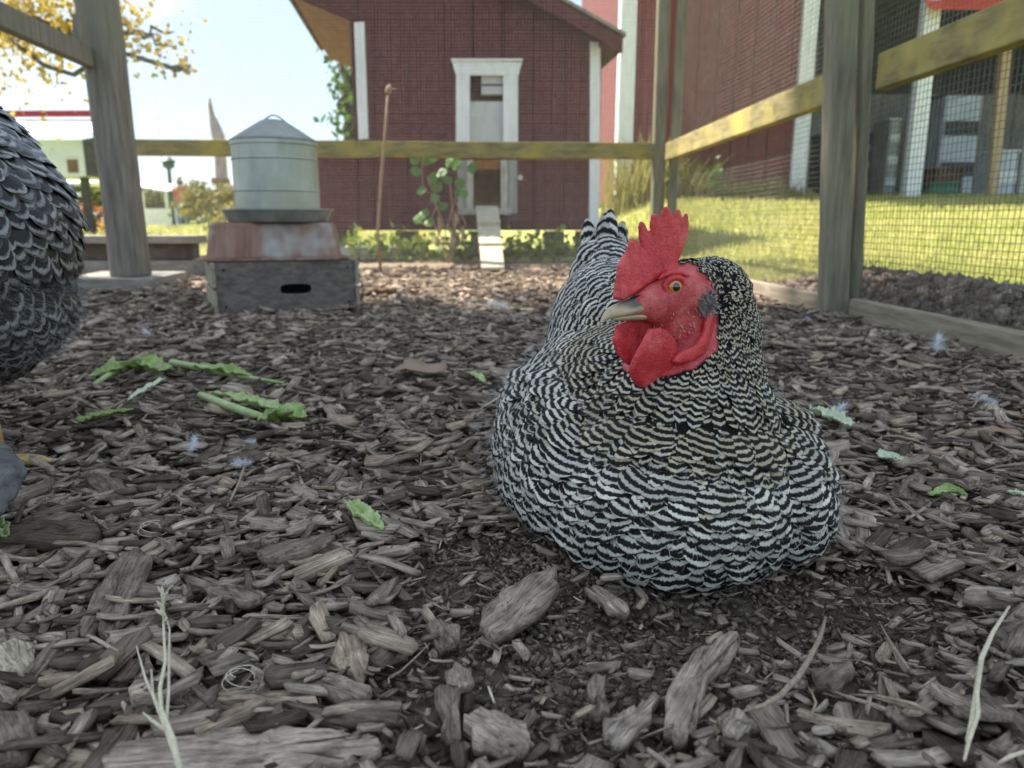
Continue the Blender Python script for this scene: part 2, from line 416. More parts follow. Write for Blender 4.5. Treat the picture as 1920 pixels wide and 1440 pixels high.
# ------------------------------------------------------------------ bark mulch
def bark_material():
    m, nt, b = nodes("weathered_bark_mulch")
    loc = attr(nt, "loc", True)
    oi = nt.nodes.new("ShaderNodeObjectInfo").outputs["Random"]
    rnd = math_n(nt, 'FRACT', math_n(nt, 'ADD', attr(nt, "rnd"), oi))
    comb = nt.nodes.new("ShaderNodeCombineXYZ"); lk(nt, math_n(nt, 'MULTIPLY', rnd, 37.0), comb.inputs["X"]); lk(nt, math_n(nt, 'MULTIPLY', rnd, 11.0), comb.inputs["Z"])
    va = nt.nodes.new("ShaderNodeVectorMath"); va.operation = 'ADD'; lk(nt, loc, va.inputs[0]); lk(nt, comb.outputs[0], va.inputs[1])
    v = va.outputs[0]
    grain = noise(nt, v, 520, 5, 0.7, (0.07, 1.0, 1.0))
    blot = noise(nt, v, 60, 4, 0.6)
    fine = noise(nt, v, 900, 3, 0.7)
    base = ramp(nt, rnd, [(0.0, (0.100, 0.078, 0.061)), (0.35, (0.270, 0.214, 0.170)), (0.68, (0.47, 0.388, 0.318)), (0.90, (0.46, 0.36, 0.275)), (0.965, (0.43, 0.33, 0.235)), (1.0, (0.52, 0.44, 0.34))])
    g = ramp(nt, grain, [(0.30, (0.26, 0.25, 0.24)), (0.47, (0.85, 0.85, 0.85)), (0.70, (1.55, 1.53, 1.50))])
    col = mixc(nt, 1.0, base, g, 'MULTIPLY')
    bl = ramp(nt, blot, [(0.35, (0.62, 0.59, 0.57)), (0.65, (1.18, 1.17, 1.16))])
    col = mixc(nt, 1.0, col, bl, 'MULTIPLY')
    speck = ramp(nt, fine, [(0.69, (0, 0, 0)), (0.76, (1, 1, 1))])
    col = mixc(nt, math_n(nt, 'MULTIPLY', speck, 0.35), col, (0.42, 0.39, 0.35))
    lk(nt, col, b.inputs["Base Color"]); b.inputs["Roughness"].default_value = 0.9; b.inputs["Specular IOR Level"].default_value = 0.08
    h = math_n(nt, 'ADD', math_n(nt, 'MULTIPLY', grain, 1.0), math_n(nt, 'MULTIPLY', fine, 0.35))
    bump(nt, b, h, 0.9, 0.0022)
    return m
M['bark'] = bark_material()

def chip_proto(seed, n=8):
    """one bark chip, 1 unit long, as two uneven rings; returns verts and polygon list"""
    r = np.random.default_rng(seed)
    asp = r.choice([0.18, 0.28, 0.38, 0.5, 0.7]); th = r.uniform(0.05, 0.125)
    a = np.sort((np.arange(n) + r.uniform(-0.25, 0.25, n)) / n * 2 * np.pi)
    pw = r.uniform(0.28, 0.65)
    x = 0.5 * np.sign(np.cos(a)) * np.abs(np.cos(a)) ** pw; y = 0.5 * asp * np.sign(np.sin(a)) * np.abs(np.sin(a)) ** pw
    k = r.uniform(0.72, 1.10, n); x, y = x * k, y * k
    y += 0.10 * asp * np.sin(x * 4) * r.uniform(-1, 1)
    bendz = r.uniform(-0.10, 0.16) * (x ** 2) * 2
    zb = -th / 2 + bendz + r.uniform(-0.02, 0.02, n)
    ins = r.uniform(0.93, 1.02, n)
    zt = th / 2 + bendz + r.uniform(-0.03, 0.03, n)
    ridge = r.uniform(-0.015, 0.015)
    bot = np.stack([x * r.uniform(0.85, 1.0, n), y * r.uniform(0.85, 1.0, n), zb], 1)
    top = np.stack([x * ins, y * ins, zt], 1)
    c1 = np.array([[0.18, 0, th / 2 + ridge]]); c2 = np.array([[-0.18, 0.0, th / 2 + ridge * r.uniform(0.3, 1)]])
    V = np.concatenate([bot, top, c1, c2]); F = [tuple(reversed(range(n)))]
    i1, i2 = 2 * n, 2 * n + 1
    side = [1 if top[j][0] > 0 else 0 for j in range(n)]
    for j in range(n):
        j2 = (j + 1) % n
        F.append((j, j2, n + j2, n + j))
        if side[j] == side[j2]: F.append((n + j, n + j2, i1 if side[j] else i2))
        elif side[j]: F.append((n + j, n + j2, i2, i1))
        else: F.append((n + j, n + j2, i1, i2))
    return V, F
PROTOS = [chip_proto(100 + k, [7, 8, 9][k % 3]) for k in range(16)]
for k in range(5):                                    # thin splintered shreds
    V_, F_ = chip_proto(300 + k, 7); V_ = V_ * np.array([1.25, 0.30, 0.55]); V_[:, 2] += 0.10 * np.sin(V_[:, 0] * 3 + k); PROTOS.append((V_, F_))
def rotmats(yaw, tx, ty):
    cy, sy = np.cos(yaw), np.sin(yaw)
    cx, sx = np.cos(tx), np.sin(tx); cz, sz = np.cos(ty), np.sin(ty)
    n = len(yaw); Rz = np.zeros((n, 3, 3)); Rx = np.zeros((n, 3, 3)); Ry = np.zeros((n, 3, 3))
    Rz[:, 0, 0] = cy; Rz[:, 0, 1] = -sy; Rz[:, 1, 0] = sy; Rz[:, 1, 1] = cy; Rz[:, 2, 2] = 1
    Rx[:, 0, 0] = 1; Rx[:, 1, 1] = cx; Rx[:, 1, 2] = -sx; Rx[:, 2, 1] = sx; Rx[:, 2, 2] = cx
    Ry[:, 1, 1] = 1; Ry[:, 0, 0] = cz; Ry[:, 0, 2] = sz; Ry[:, 2, 0] = -sz; Ry[:, 2, 2] = cz
    return Rz @ Rx @ Ry
def in_poly(x, y, poly):
    inside = np.zeros(len(x), bool); n = len(poly)
    for i in range(n):
        x1, y1 = poly[i]; x2, y2 = poly[(i + 1) % n]
        c = ((y1 > y) != (y2 > y)) & (x < (x2 - x1) * (y - y1) / (y2 - y1 + 1e-12) + x1)
        inside ^= c
    return inside

# the pieces that stand out, as outlines in the photograph: (label, outline, height m, colour shift, tilt)
BIG = [
 ("large flat pale grey slab of wood, biggest piece, at the bottom edge", [(185,1412),(215,1388),(330,1368),(450,1352),(520,1346),(600,1360),(660,1366),(712,1372),(714,1392),(640,1420),(520,1448),(330,1475),(205,1460)], 0.014, 0.74),
 ("smooth wide bark piece with split end, behind the forked straw", [(142,1168),(165,1120),(200,1075),(232,1035),(262,1030),(286,1042),(270,1080),(240,1122),(212,1165),(200,1174),(184,1152),(160,1172)], 0.012, 0.30),
 ("long thin bark strip slanting down right of the smooth wide piece", [(325,1045),(348,1046),(420,1082),(488,1108),(492,1118),(462,1128),(420,1112),(350,1074)], 0.010, 0.36),
 ("thick rounded dark branch length lying at the left edge", [(-30,972),(60,968),(150,966),(186,972),(190,988),(176,1000),(90,1004),(-30,1002)], 0.020, 0.10),
 ("flat dark slate-like chip pointing down right near the yellow toe", [(160,890),(190,884),(222,884),(250,915),(266,936),(228,946),(190,915)], 0.008, 0.22),
 ("long dark bark stick left of the small pale lettuce scrap", [(480,1032),(540,1008),(600,990),(632,986),(626,1006),(580,1030),(530,1046),(496,1046)], 0.014, 0.28),
 ("tan diamond-shaped bark flake standing out beside dark soil", [(620,1226),(634,1190),(652,1160),(694,1196),(690,1240),(680,1270),(650,1250)], 0.008, 0.93),
 ("straight brown stick lying just above the big pale slab", [(404,1290),(470,1282),(540,1278),(590,1282),(588,1302),(500,1306),(404,1308)], 0.012, 0.90),
 ("dark bent stick ending near the right tip of the slab", [(525,1304),(556,1300),(610,1320),(680,1328),(744,1340),(742,1350),(660,1346),(590,1338)], 0.010, 0.20),
 ("long curved brown-grey slab standing in soil right of centre", [(1245,1348),(1248,1290),(1276,1240),(1310,1205),(1350,1180),(1384,1172),(1384,1192),(1350,1230),(1320,1280),(1304,1340),(1280,1364)], 0.020, 0.55),
 ("big ridged bark piece just in front of the sitting hen, lower left", [(905,1120),(940,1092),(1000,1070),(1045,1058),(1050,1088),(1015,1125),(960,1156),(918,1168),(898,1150)], 0.016, 0.45),
 ("pale streaked chunky wood block at bottom centre", [(868,1330),(900,1322),(950,1336),(985,1350),(992,1378),(978,1402),(930,1398),(885,1382)], 0.016, 0.70),
 ("upright rectangular dark chip left of the streaked wood block", [(814,1288),(850,1282),(864,1290),(864,1370),(848,1382),(826,1372)], 0.010, 0.32),
 ("flat rounded dark chip right of the curved twig", [(1524,1244),(1560,1226),(1592,1222),(1606,1236),(1585,1262),(1556,1280),(1532,1272)], 0.010, 0.30),
 ("small grey block at the lower end of the curved twig", [(1345,1334),(1370,1316),(1396,1322),(1412,1340),(1384,1374),(1356,1366)], 0.016, 0.62),
 ("long rough bark stick slanting up beside the forked straw", [(120,1448),(180,1380),(236,1306),(270,1298),(282,1312),(250,1360),(180,1450)], 0.016, 0.15),
 ("whitish stone-like chunk at the left edge below the branch length", [(-20,1192),(30,1184),(62,1190),(60,1214),(40,1238),(-20,1240)], 0.018, 0.99),
 ("grey pointed bark flake right of the straight brown stick", [(578,1268),(620,1250),(698,1290),(690,1302),(640,1312)], 0.010, 0.38),
 ("dark tapering bark piece by the forked pale straw on the right", [(1832,1288),(1850,1280),(1890,1310),(1930,1345),(1930,1375),(1870,1332)], 0.012, 0.25),
 ("small squarish chip below the big ridged piece by the hen", [(798,1166),(826,1154),(852,1164),(862,1186),(826,1206)], 0.009, 0.40),
 ("rounded chip with curled thin edge near the curved slab", [(1130,1345),(1160,1332),(1196,1322),(1228,1288),(1236,1294),(1206,1350),(1160,1394),(1136,1380)], 0.012, 0.66),
 ("pale square chip lying alone above the upright rectangular chip", [(834,1252),(850,1240),(884,1246),(890,1268),(862,1288),(836,1276)], 0.009, 0.5),
 ("slender upright chip in loose soil in front of the hen", [(1100,1280),(1118,1258),(1136,1268),(1142,1318),(1126,1334),(1106,1322)], 0.008, 0.46),
 ("thin bark splinter tucked under the hen's breast feathers", [(1096,1072),(1112,1070),(1150,1096),(1182,1122),(1176,1132),(1140,1118)], 0.008, 0.6),
 ("broad bark plate at the left edge near the bottom", [(-30,1316),(30,1310),(64,1326),(70,1360),(40,1396),(-30,1410)], 0.016, 0.27),
 ("dark rounded-top bark piece lying left of centre foreground", [(204,1042),(226,1030),(262,1034),(282,1050),(266,1082),(230,1100)], 0.004, 0.24),
]
BIG = BIG[:-1]
BZ = 0.016
big_polys = []
def rough_outline(pts, seed, sub=3, amp=0.0012):
    r = np.random.default_rng(seed); out = []
    n = len(pts)
    for i in range(n):
        a, b = pts[i], pts[(i + 1) % n]
        for k in range(sub):
            q = a.lerp(b, k / sub)
            if k: q = q + Vector((r.normal(0, amp), r.normal(0, amp), 0))
            out.append(q)
    return out
def big_piece(i, label, outline, h, shade):
    pts = [G(px, py, BZ + 0.5 * h) for px, py in outline]
    c = sum(pts, Vector()) / len(pts)
    zb = float(terrain(c.x, c.y)) + 0.008
    big_polys.append([((p.x - c.x) * 1.04 + c.x, (p.y - c.y) * 1.04 + c.y) for p in pts])
    A = np.array([[p.x - c.x, p.y - c.y] for p in pts]); w, ev = np.linalg.eigh(A.T @ A); ax = ev[:, 1]
    ol = rough_outline(pts, 40 + i)
    n = len(ol); rr = np.random.default_rng(900 + i)
    V, loc = [], []
    rings = [(0.95, 0.0), (1.0, 0.5), (0.985, 0.93), (0.955, 1.0), (0.5, 1.02)]
    for sc_, zz in rings:
        for k, p in enumerate(ol):
            d = p - c; q = c + d * sc_
            al = (d.x * ax[0] + d.y * ax[1]); cr = (-d.x * ax[1] + d.y * ax[0])
            z = BZ * 0.25 + zz * (h * 0.45 + 0.002) + (0.0016 * math.sin(cr * 520 + i) if zz >= 1 else 0) + rr.normal(0, 0.0004) + 0.10 * al * math.sin(i * 2.1)
            V.append((q.x - c.x, q.y - c.y, z)); loc.append((al * sc_, cr * sc_, z))
    V.append((0, 0, BZ * 0.25 + (h * 0.45 + 0.002) * 1.02)); loc.append((0, 0, h))
    F = [tuple(reversed(range(n)))]
    for s_ in range(len(rings) - 1):
        for k in range(n):
            k2 = (k + 1) % n
            F.append((s_*n + k, s_*n + k2, (s_+1)*n + k2, (s_+1)*n + k))
    b = (len(rings) - 1) * n
    for k in range(n): F.append((b + k, b + (k + 1) % n, len(V) - 1))
    ls, st = [], []
    for q in F: st.append(len(ls)); ls += list(q)
    me = mesh_np("bark_piece", V, loops=ls, starts=st, attrs={"loc": np.array(loc), "rnd": np.full(len(V), shade)})
    o = link_mesh("bark_piece", me, M['bark_big'], None, (c.x, c.y, zb))
    tag(o, label, "bark piece", "large bark pieces in the foreground mulch")
def bark_fixed():
    m = M['bark'].copy(); m.name = "weathered_bark_piece"
    nt = m.node_tree
    oi = [n for n in nt.nodes if n.type == 'OBJECT_INFO'][0]
    for l in list(oi.outputs["Random"].links): nt.links.remove(l)
    for n in nt.nodes:
        if n.type == 'MATH' and n.operation == 'ADD' and not n.inputs[1].is_linked and n.inputs[0].is_linked and n.inputs[0].links[0].from_node.type == 'ATTRIBUTE':
            n.inputs[1].default_value = 0.0
    return m
M['bark_big'] = bark_fixed()
for i, (lb, ol, h, sh) in enumerate(BIG): big_piece(i, lb, ol, h, sh)

# scattered chips: positions, sizes
def scatter(n, y0, y1, smin, smax, spread=1.0):
    # uniform in area inside the view wedge
    y = np.sqrt(rng.uniform(y0 ** 2, y1 ** 2, n)); x = rng.uniform(-0.96, 0.96, n) * y * spread
    s = smin * (smax / smin) ** (rng.uniform(0, 1, n) ** 1.3)
    return x, y, s
sx0 = scatter(5400, 0.25, 0.66, 0.012, 0.046)
sx1 = scatter(14200, 0.27, 1.0, 0.008, 0.046)
sx2 = scatter(15000, 1.0, 1.9, 0.013, 0.052)
sx3 = scatter(16500, 1.9, 3.95, 0.018, 0.060)
cx = np.concatenate([sx0[0], sx1[0], sx2[0], sx3[0]]); cy = np.concatenate([sx0[1], sx1[1], sx2[1], sx3[1]]); cs = np.concatenate([sx0[2], sx1[2], sx2[2], sx3[2]])
keep = (cx < fence_x(cy) - 0.03) & (cx > -2.1)
# loose dug soil in front of the hen: few chips, mostly small
def soil_mask(x, y):
    m = 1.35 * np.exp(-(((x - 0.13) / 0.13) ** 2 + ((y - 0.43) / 0.075) ** 2)) + 0.8 * np.exp(-(((x - 0.01) / 0.07) ** 2 + ((y - 0.48) / 0.08) ** 2)) + 0.8 * np.exp(-(((x - 0.02) / 0.08) ** 2 + ((y - 0.33) / 0.05) ** 2))
    return np.clip(m, 0, 1)
sm_ = soil_mask(cx, cy)
keep &= rng.uniform(0, 1, len(cx)) > sm_ * 0.80
cs = np.where(sm_ > 0.25, np.minimum(cs, 0.006 + 0.016 * rng.uniform(0, 1, len(cs)) ** 2), cs)
hen_fp = (((cx - 0.12) / 0.12) ** 2 + ((cy - 0.67) / 0.17) ** 2) < 1
keep &= ~hen_fp
for bp_ in big_polys: keep &= ~(in_poly(cx, cy, bp_) & (cs > 0.010))
cx, cy, cs = cx[keep], cy[keep], cs[keep]
N = len(cx)
yaw = rng.normal(0.15, 0.75, N) + np.where(rng.uniform(0, 1, N) < 0.35, rng.uniform(0, np.pi, N), 0)
tx = rng.normal(0, 0.27, N); ty = rng.normal(0, 0.20, N)
cz = terrain(cx, cy) + 0.002 + rng.uniform(0, 1, N) * np.where(cy < 1, 0.015, 0.018) + cs * 0.08
ptype = rng.integers(0, len(PROTOS), N); crnd = rng.uniform(0, 1, N)
RM = rotmats(yaw, tx, ty)
show = cs / cy * (np.abs(cx / cy) < 0.70) * (cy > 0.33)          # how large each shows
order = np.argsort(-show); single = np.zeros(N, bool); single[order[:300]] = True
proto_me = []
for k, (V, F) in enumerate(PROTOS):
    ls, st = [], []
    for q in F: st.append(len(ls)); ls += list(q)
    proto_me.append(mesh_np("bark_chip", V, loops=ls, starts=st, attrs={"loc": V * 0.03, "rnd": np.zeros(len(V))}))
    proto_me[-1].materials.append(M['bark'])
for i in np.where(single)[0]:
    o = bpy.data.objects.new("bark_chip", proto_me[ptype[i]])
    mw = Matrix([list(RM[i][0]) + [cx[i]], list(RM[i][1]) + [cy[i]], list(RM[i][2]) + [cz[i]], [0, 0, 0, 1]]) @ Matrix.Scale(cs[i], 4)
    o.matrix_world = mw; o.parent = ground
    scene.collection.objects.link(o)
def chips_stuff(name, sel, mat, parent):
    Vs, Ls, Ss, Lo, Rn = [], [], [], [], []; vb = lb = 0
    for k, (V, F) in enumerate(PROTOS):
        ii = np.where(sel & (ptype == k))[0]
        if not len(ii): continue
        W = np.einsum('nij,vj->nvi', RM[ii], V) * cs[ii][:, None, None] + np.stack([cx[ii], cy[ii], cz[ii]], 1)[:, None, :]
        nv = len(V); m = len(ii)
        fl = np.array([a for q in F for a in q]); fs = np.cumsum([0] + [len(q) for q in F])[:-1]
        Ls.append((fl[None] + (vb + np.arange(m) * nv)[:, None]).ravel())
        Ss.append((fs[None] + (lb + np.arange(m) * len(fl))[:, None]).ravel())
        Vs.append(W.reshape(-1, 3)); Lo.append((V[None] * cs[ii][:, None, None]).reshape(-1, 3)); Rn.append(np.repeat(crnd[ii], nv))
        vb += m * nv; lb += m * len(fl)
    me = mesh_np(name, np.concatenate(Vs), loops=np.concatenate(Ls), starts=np.concatenate(Ss), attrs={"loc": np.concatenate(Lo), "rnd": np.concatenate(Rn)})
    o = link_mesh(name, me, mat, parent); o["kind"] = "stuff"
    return o
chips_stuff("bark_mulch", ~single, M['bark_big'], ground)

# crumbs of soil and splinters
def crumbs(n, y0, y1, smin, smax, soil_only):
    x, y, s = scatter(n, y0, y1, smin, smax)
    if soil_only:
        k = rng.uniform(0, 1, n) < soil_mask(x, y) + 0.04; x, y, s = x[k], y[k], s[k]
    k = ~((((x - 0.12) / 0.12) ** 2 + ((y - 0.67) / 0.17) ** 2) < 1); x, y, s = x[k], y[k], s[k]
    n = len(x)
    base = np.array([[1,0,0],[-1,0,0],[0,1,0],[0,-1,0],[0,0,1],[0,0,-1]], float) * 0.5
    F = np.array([[0,2,4],[2,1,4],[1,3,4],[3,0,4],[2,0,5],[1,2,5],[3,1,5],[0,3,5]])
    S = s[:, None, None] * np.stack([rng.uniform(0.5, 2.2, n), rng.uniform(0.4, 0.9, n), rng.uniform(0.35, 0.8, n)], 1)[:, None, :]
    V = base[None] * S * rng.uniform(0.75, 1.25, (n, 6, 1))
    W = np.einsum('nij,nvj->nvi', rotmats(rng.uniform(0, 6.28, n), rng.normal(0, 0.4, n), rng.normal(0, 0.4, n)), V)
    W += np.stack([x, y, terrain(x, y) + 0.002 + s * 0.25], 1)[:, None, :]
    return W.reshape(-1, 3), (F[None] + (np.arange(n) * 6)[:, None, None]).reshape(-1, 3), V.reshape(-1, 3), np.repeat(rng.uniform(0.02, 0.50, n), 6)
a1 = crumbs(70000, 0.27, 0.75, 0.0012, 0.0085, True); a2 = crumbs(9000, 0.27, 1.1, 0.0020, 0.006, False)
nv1 = len(a1[0])
cr_me = mesh_np("soil_crumbs", np.concatenate([a1[0], a2[0]]), np.concatenate([a1[1], a2[1] + nv1]), attrs={"loc": np.concatenate([a1[2], a2[2]]), "rnd": np.concatenate([a1[3], a2[3]])})
cr = link_mesh("soil_crumbs", cr_me, M['bark_big'], ground); cr["kind"] = "stuff"

# ------------------------------------------------------------------ leaves, grass
def leaf_cloud(name, centers, normals_rand, size, mat, parent=None, squash=0.5, loc=None, sizes=None, droop=0.0, quad=True):
    """many separate leaf faces as one mesh: pointed four-corner leaves folded along the rib"""
    C = np.asarray(centers); n = len(C)
    d = rng.normal(0, 1, (n, 3)); d[:, 2] -= droop; d /= np.linalg.norm(d, axis=1)[:, None]
    e = rng.normal(0, 1, (n, 3)); e -= (e * d).sum(1)[:, None] * d; e /= np.linalg.norm(e, axis=1)[:, None]
    nn = np.cross(d, e)
    s = (size * rng.uniform(0.6, 1.3, n) if sizes is None else np.asarray(sizes))[:, None]
    V = np.stack([C - d * s * 0.5, C + e * s * squash * 0.5 + nn * s * 0.08, C + d * s * 0.5, C - e * s * squash * 0.5 + nn * s * 0.08], 1)
    F = (np.array([[0, 1, 2], [0, 2, 3]])[None] + (np.arange(n) * 4)[:, None, None]).reshape(-1, 3)
    V = V.reshape(-1, 3)
    o0 = wloc(parent) if parent is not None else (Vector(loc) if loc is not None else Vector())
    me = mesh_np(name, V - np.array(o0)[None], F, attrs={"rnd": np.repeat(rng.uniform(0, 1, n), 4)})
    return link_mesh(name, me, mat, parent, loc if parent is None else None)
def blades(name, x, y, h, w, mat, parent=None, lean=0.35):
    n = len(x); z = terrain(x, y)
    a = rng.uniform(0, 6.28, n); h = h * rng.uniform(0.5, 1.3, n)
    dx, dy = np.cos(a) * w / 2, np.sin(a) * w / 2
    lx, ly = rng.normal(0, lean, n) * h, rng.normal(0, lean, n) * h
    V = np.stack([np.stack([x - dx, y - dy, z - 0.004], 1), np.stack([x + dx, y + dy, z - 0.004], 1), np.stack([x + lx * .4 + dx * .7, y + ly * .4 + dy * .7, z + h * .6], 1), np.stack([x + lx * .4 - dx * .7, y + ly * .4 - dy * .7, z + h * .6], 1), np.stack([x + lx, y + ly, z + h], 1)], 1).reshape(-1, 3)
    b = (np.arange(n) * 5)[:, None]
    F = np.concatenate([b + np.array([[0, 1, 2]]), b + np.array([[0, 2, 3]]), b + np.array([[3, 2, 4]])])
    me = mesh_np(name, V, F, attrs={"rnd": np.repeat(rng.uniform(0, 1, n), 5)})
    return link_mesh(name, me, mat, parent)
# lawn right of the run, up to the barn
n = 34000
yy = 2.9 + (10.2 - 2.9) * rng.uniform(0, 1, n) ** 1.5; xx = fence_x(yy) + 0.12 + rng.uniform(0, 1, n) ** 1.3 * (0.78 * yy - fence_x(yy))
near = (yy < 3.9) | (xx > 0.9)
ny_ = 2.0 + 1.1 * rng.uniform(0, 1, 7000); nx_ = fence_x(ny_) + 0.5 + rng.uniform(0, 1, 7000) * 1.1
xx = np.concatenate([xx[near], nx_]); yy = np.concatenate([yy[near], ny_])
g1 = blades("lawn_grass", xx, yy, 0.020 + 0.005 * yy, 0.004 + 0.0012 * yy, M['grass'])
tag(g1, "sunlit yellow-green lawn between the right fence and the barn", None, None, "stuff")
n = 16000
yy = 4.6 + 22 * rng.uniform(0, 1, n) ** 2; xx = rng.uniform(-0.75, -0.1, n) * yy
k = (xx < -1.9) | (yy > 8); xx, yy = xx[k], yy[k]
g2 = blades("far_lawn_grass", xx, yy, 0.03 + 0.006 * yy, 0.006 + 0.0015 * yy, M['grass'])
tag(g2, "far sunny lawn beyond the round post and the waterer", None, None, "stuff")

# ------------------------------------------------------------------ trees
def branch(mb, a, b, r0, r1, seed, wob=0.12, n=7):
    r = random.Random(seed); a, b = Vector(a), Vector(b); L = (b - a).length; pts = []
    for i in range(n):
        t = i / (n - 1); w = math.sin(t * math.pi) * wob * L
        pts.append(a.lerp(b, t) + Vector((r.uniform(-w, w), r.uniform(-w, w), r.uniform(-w, w))))
    mb.tube(pts, [r0 + (r1 - r0) * i / (n - 1) for i in range(n)], 8)
    return pts
def make_tree(label, base, trunk_top, crowns, nleaf, leaf, mat, trunk_r, cat="tree", group=None, clump=0.45, sub=9):
    base = Vector(base); root = empty("autumn_tree" if "autumn" in mat.name else "leafy_tree", base, label, cat, group)
    mb = MB(); top = Vector(trunk_top)
    branch(mb, base - Vector((0, 0, 0.05)), top, trunk_r, trunk_r * 0.5, 3, 0.03)
    C = []
    tot = sum(r[0] * r[1] * r[2] for _, r in crowns)
    for ci, (c, r) in enumerate(crowns):
        c = Vector(c); branch(mb, base.lerp(top, 0.75), c, trunk_r * 0.45, 0.03, 11 + ci)
        m = max(60, int(nleaf * r[0] * r[1] * r[2] / tot)); ncl = max(8, int(m / 55))
        u = rng.normal(0, 1, (ncl, 3)); u /= np.linalg.norm(u, axis=1)[:, None]; u *= rng.uniform(0.15, 1, (ncl, 1)) ** 0.4
        cl = u * np.array(r)[None] + np.array(c)[None]
        for j in range(min(sub, ncl)): branch(mb, c, cl[j], 0.035, 0.008, 100 + j)
        q = cl[rng.integers(0, ncl, m)] + rng.normal(0, 1, (m, 3)) * clump * min(1.0, min(r)) * 0.6
        C.append(q)
    mb.build("trunk", M['bark_tree'], root, smooth=True)
    leaf_cloud("crown", np.concatenate(C), None, leaf, mat, root, squash=0.75)
    return root
# unseen tree added left of the run, its crown shaped to shade it
K_ = 12.2 / SUN.z                                     # the crown stands 12 m up, sunwards of the run
def shade_at(x, y, dz=0.0): return (x + SUN.x * K_, y - 0.30 + SUN.y * K_, 12.2 + dz)
make_tree("tall unseen autumn tree added left of the run to shade the mulch", (-13.5, 7.6, 0), (-11.5, 7.2, 9.5),
          [(shade_at(-0.4, 0.9), (2.7, 1.55, 1.1)), (shade_at(0.9, 0.2), (2.2, 1.5, 1.0)), (shade_at(-1.4, -0.6), (2.6, 1.7, 1.0)), (shade_at(0.3, 1.2), (2.3, 1.0, 0.8)), (shade_at(-1.9, 1.6), (1.6, 1.1, 0.8)), (shade_at(-1.2, 1.9), (1.6, 0.7, 0.6))],
          17000, 0.25, M['leaf_autumn'], 0.32)
# a farther one whose yellow twigs hang into the top left of the picture
far_c = [(P(-60, 20, 9.5), (1.2, 1.0, 0.9)), (P(90, 60, 9.3), (1.0, 0.8, 0.55)), (P(250, 60, 9.3), (0.55, 0.5, 0.25)), (P(60, -80, 9.6), (1.7, 1.2, 0.6)), (P(325, 128, 9.2), (0.30, 0.25, 0.08))]
make_tree("autumn tree with yellow leaves hanging behind the round post", (-9.2, 10.2, 0), (-7.6, 9.8, 3.2), far_c, 5200, 0.085, M['leaf_autumn'], 0.07, clump=0.7, sub=3)
# green tree behind the coop
make_tree("green tree peeping out behind the left side of the coop", (-2.0, 9.5, 0), (-1.98, 9.5, 1.4),
          [(P(652, 150, 9.4), (0.28, 0.4, 0.55)), (P(668, 215, 9.4), (0.32, 0.4, 0.5)), (P(720, 130, 9.6), (0.7, 0.5, 0.9))], 1500, 0.10, M['leaf_green'], 0.07)
# ------------------------------------------------------------------ run fence: round post, slab, left rail
def wood_cyl(name, a, b, r, mat, parent, n=24, seed=0, **kw):
    mb = MB(); a, b = Vector(a), Vector(b); rr = random.Random(seed)
    pts = [a.lerp(b, i / 8) + Vector((rr.uniform(-.003, .003), rr.uniform(-.003, .003), 0)) for i in range(9)]
    mb.tube(pts, [r * rr.uniform(0.97, 1.03) for _ in pts], n)
    return mb.build(name, mat, parent, smooth=False, bevel=0, **kw)
def wires(mb, p00, du, dv, nu, nv, sp, r, amp, seed):
    """square welded wire: p00 corner, du/dv unit directions"""
    rr = np.random.default_rng(seed); du, dv = Vector(du), Vector(dv); nn = du.cross(dv).normalized()
    Lu, Lv = (nu - 1) * sp, (nv - 1) * sp
    def wob(u, v): return nn * (amp * math.sin(u * 3.1 + seed) * math.sin(v * 4.3 + 1.7 * seed) + amp * 0.4 * math.sin(u * 11 + v * 7))
    def jit(): return rr.normal(0, sp * 0.05)
    for i in range(nu):
        u = i * sp; j = jit(); k2 = jit()
        pts = []
        for k in range(9):
            v = Lv * k / 8; pts.append(Vector(p00) + du * (u + j + k2 * math.sin(v * 5) + 0.0016 * math.sin(v * 9 + u * 2)) + dv * v + wob(u, v))
        mb.tube(pts, r, 3, cap=False)
    for i in range(nv):
        v = i * sp; j = jit()
        m = max(8, int(Lu / 0.16)); pts = []
        for k in range(m + 1):
            u = Lu * k / m; pts.append(Vector(p00) + du * u + dv * (v + j + 0.0016 * math.sin(u * 9 + v * 2)) + wob(u, v) + nn * r * 1.5)
        mb.tube(pts, r, 3, cap=False)

# left side: round post standing on a slab, rail running towards the camera
LP = Vector((-1.385, 2.74, 0))
slab_pts = [G(150, 552, 0.0), G(290, 552, 0.0), G(348, 532, 0.0), G(205, 520, 0.0)]
LPz = 0.055
f = empty("left_fence", (LP.x, LP.y, 0), "left run fence with thick round grey post and sloping rail", "fence")
wood_cyl("post", LP + Vector((0.0, 0, LPz + 0.004)), LP + Vector((-0.035, 0.0, 2.1)), 0.068, M['post'], f, seed=1)
pr0, pr1 = P(176, 112, 2.72), P(-90, -12, 1.95)
MB().beam(pr0, pr1, 0.035, 0.066).build("rail", M['post'], f, bevel=0.004)
MB().beam(P(150, 118, 2.60), P(148, 28, 2.60), 0.03, 0.03, (1, 0, 0)).build("cleat", M['post'], f, bevel=0.003)
MB().prism([Vector((p.x, p.y, 0.006)) for p in (P(120, 552, 2.62), P(288, 552, 2.62), P(352, 530, 3.0), P(190, 520, 3.02))], (0, 0, LPz - 0.006)).build(
    "wooden_slab", M['slab'], None, bevel=0.004, label="flat grey timber slab under the thick round post", cat="slab")
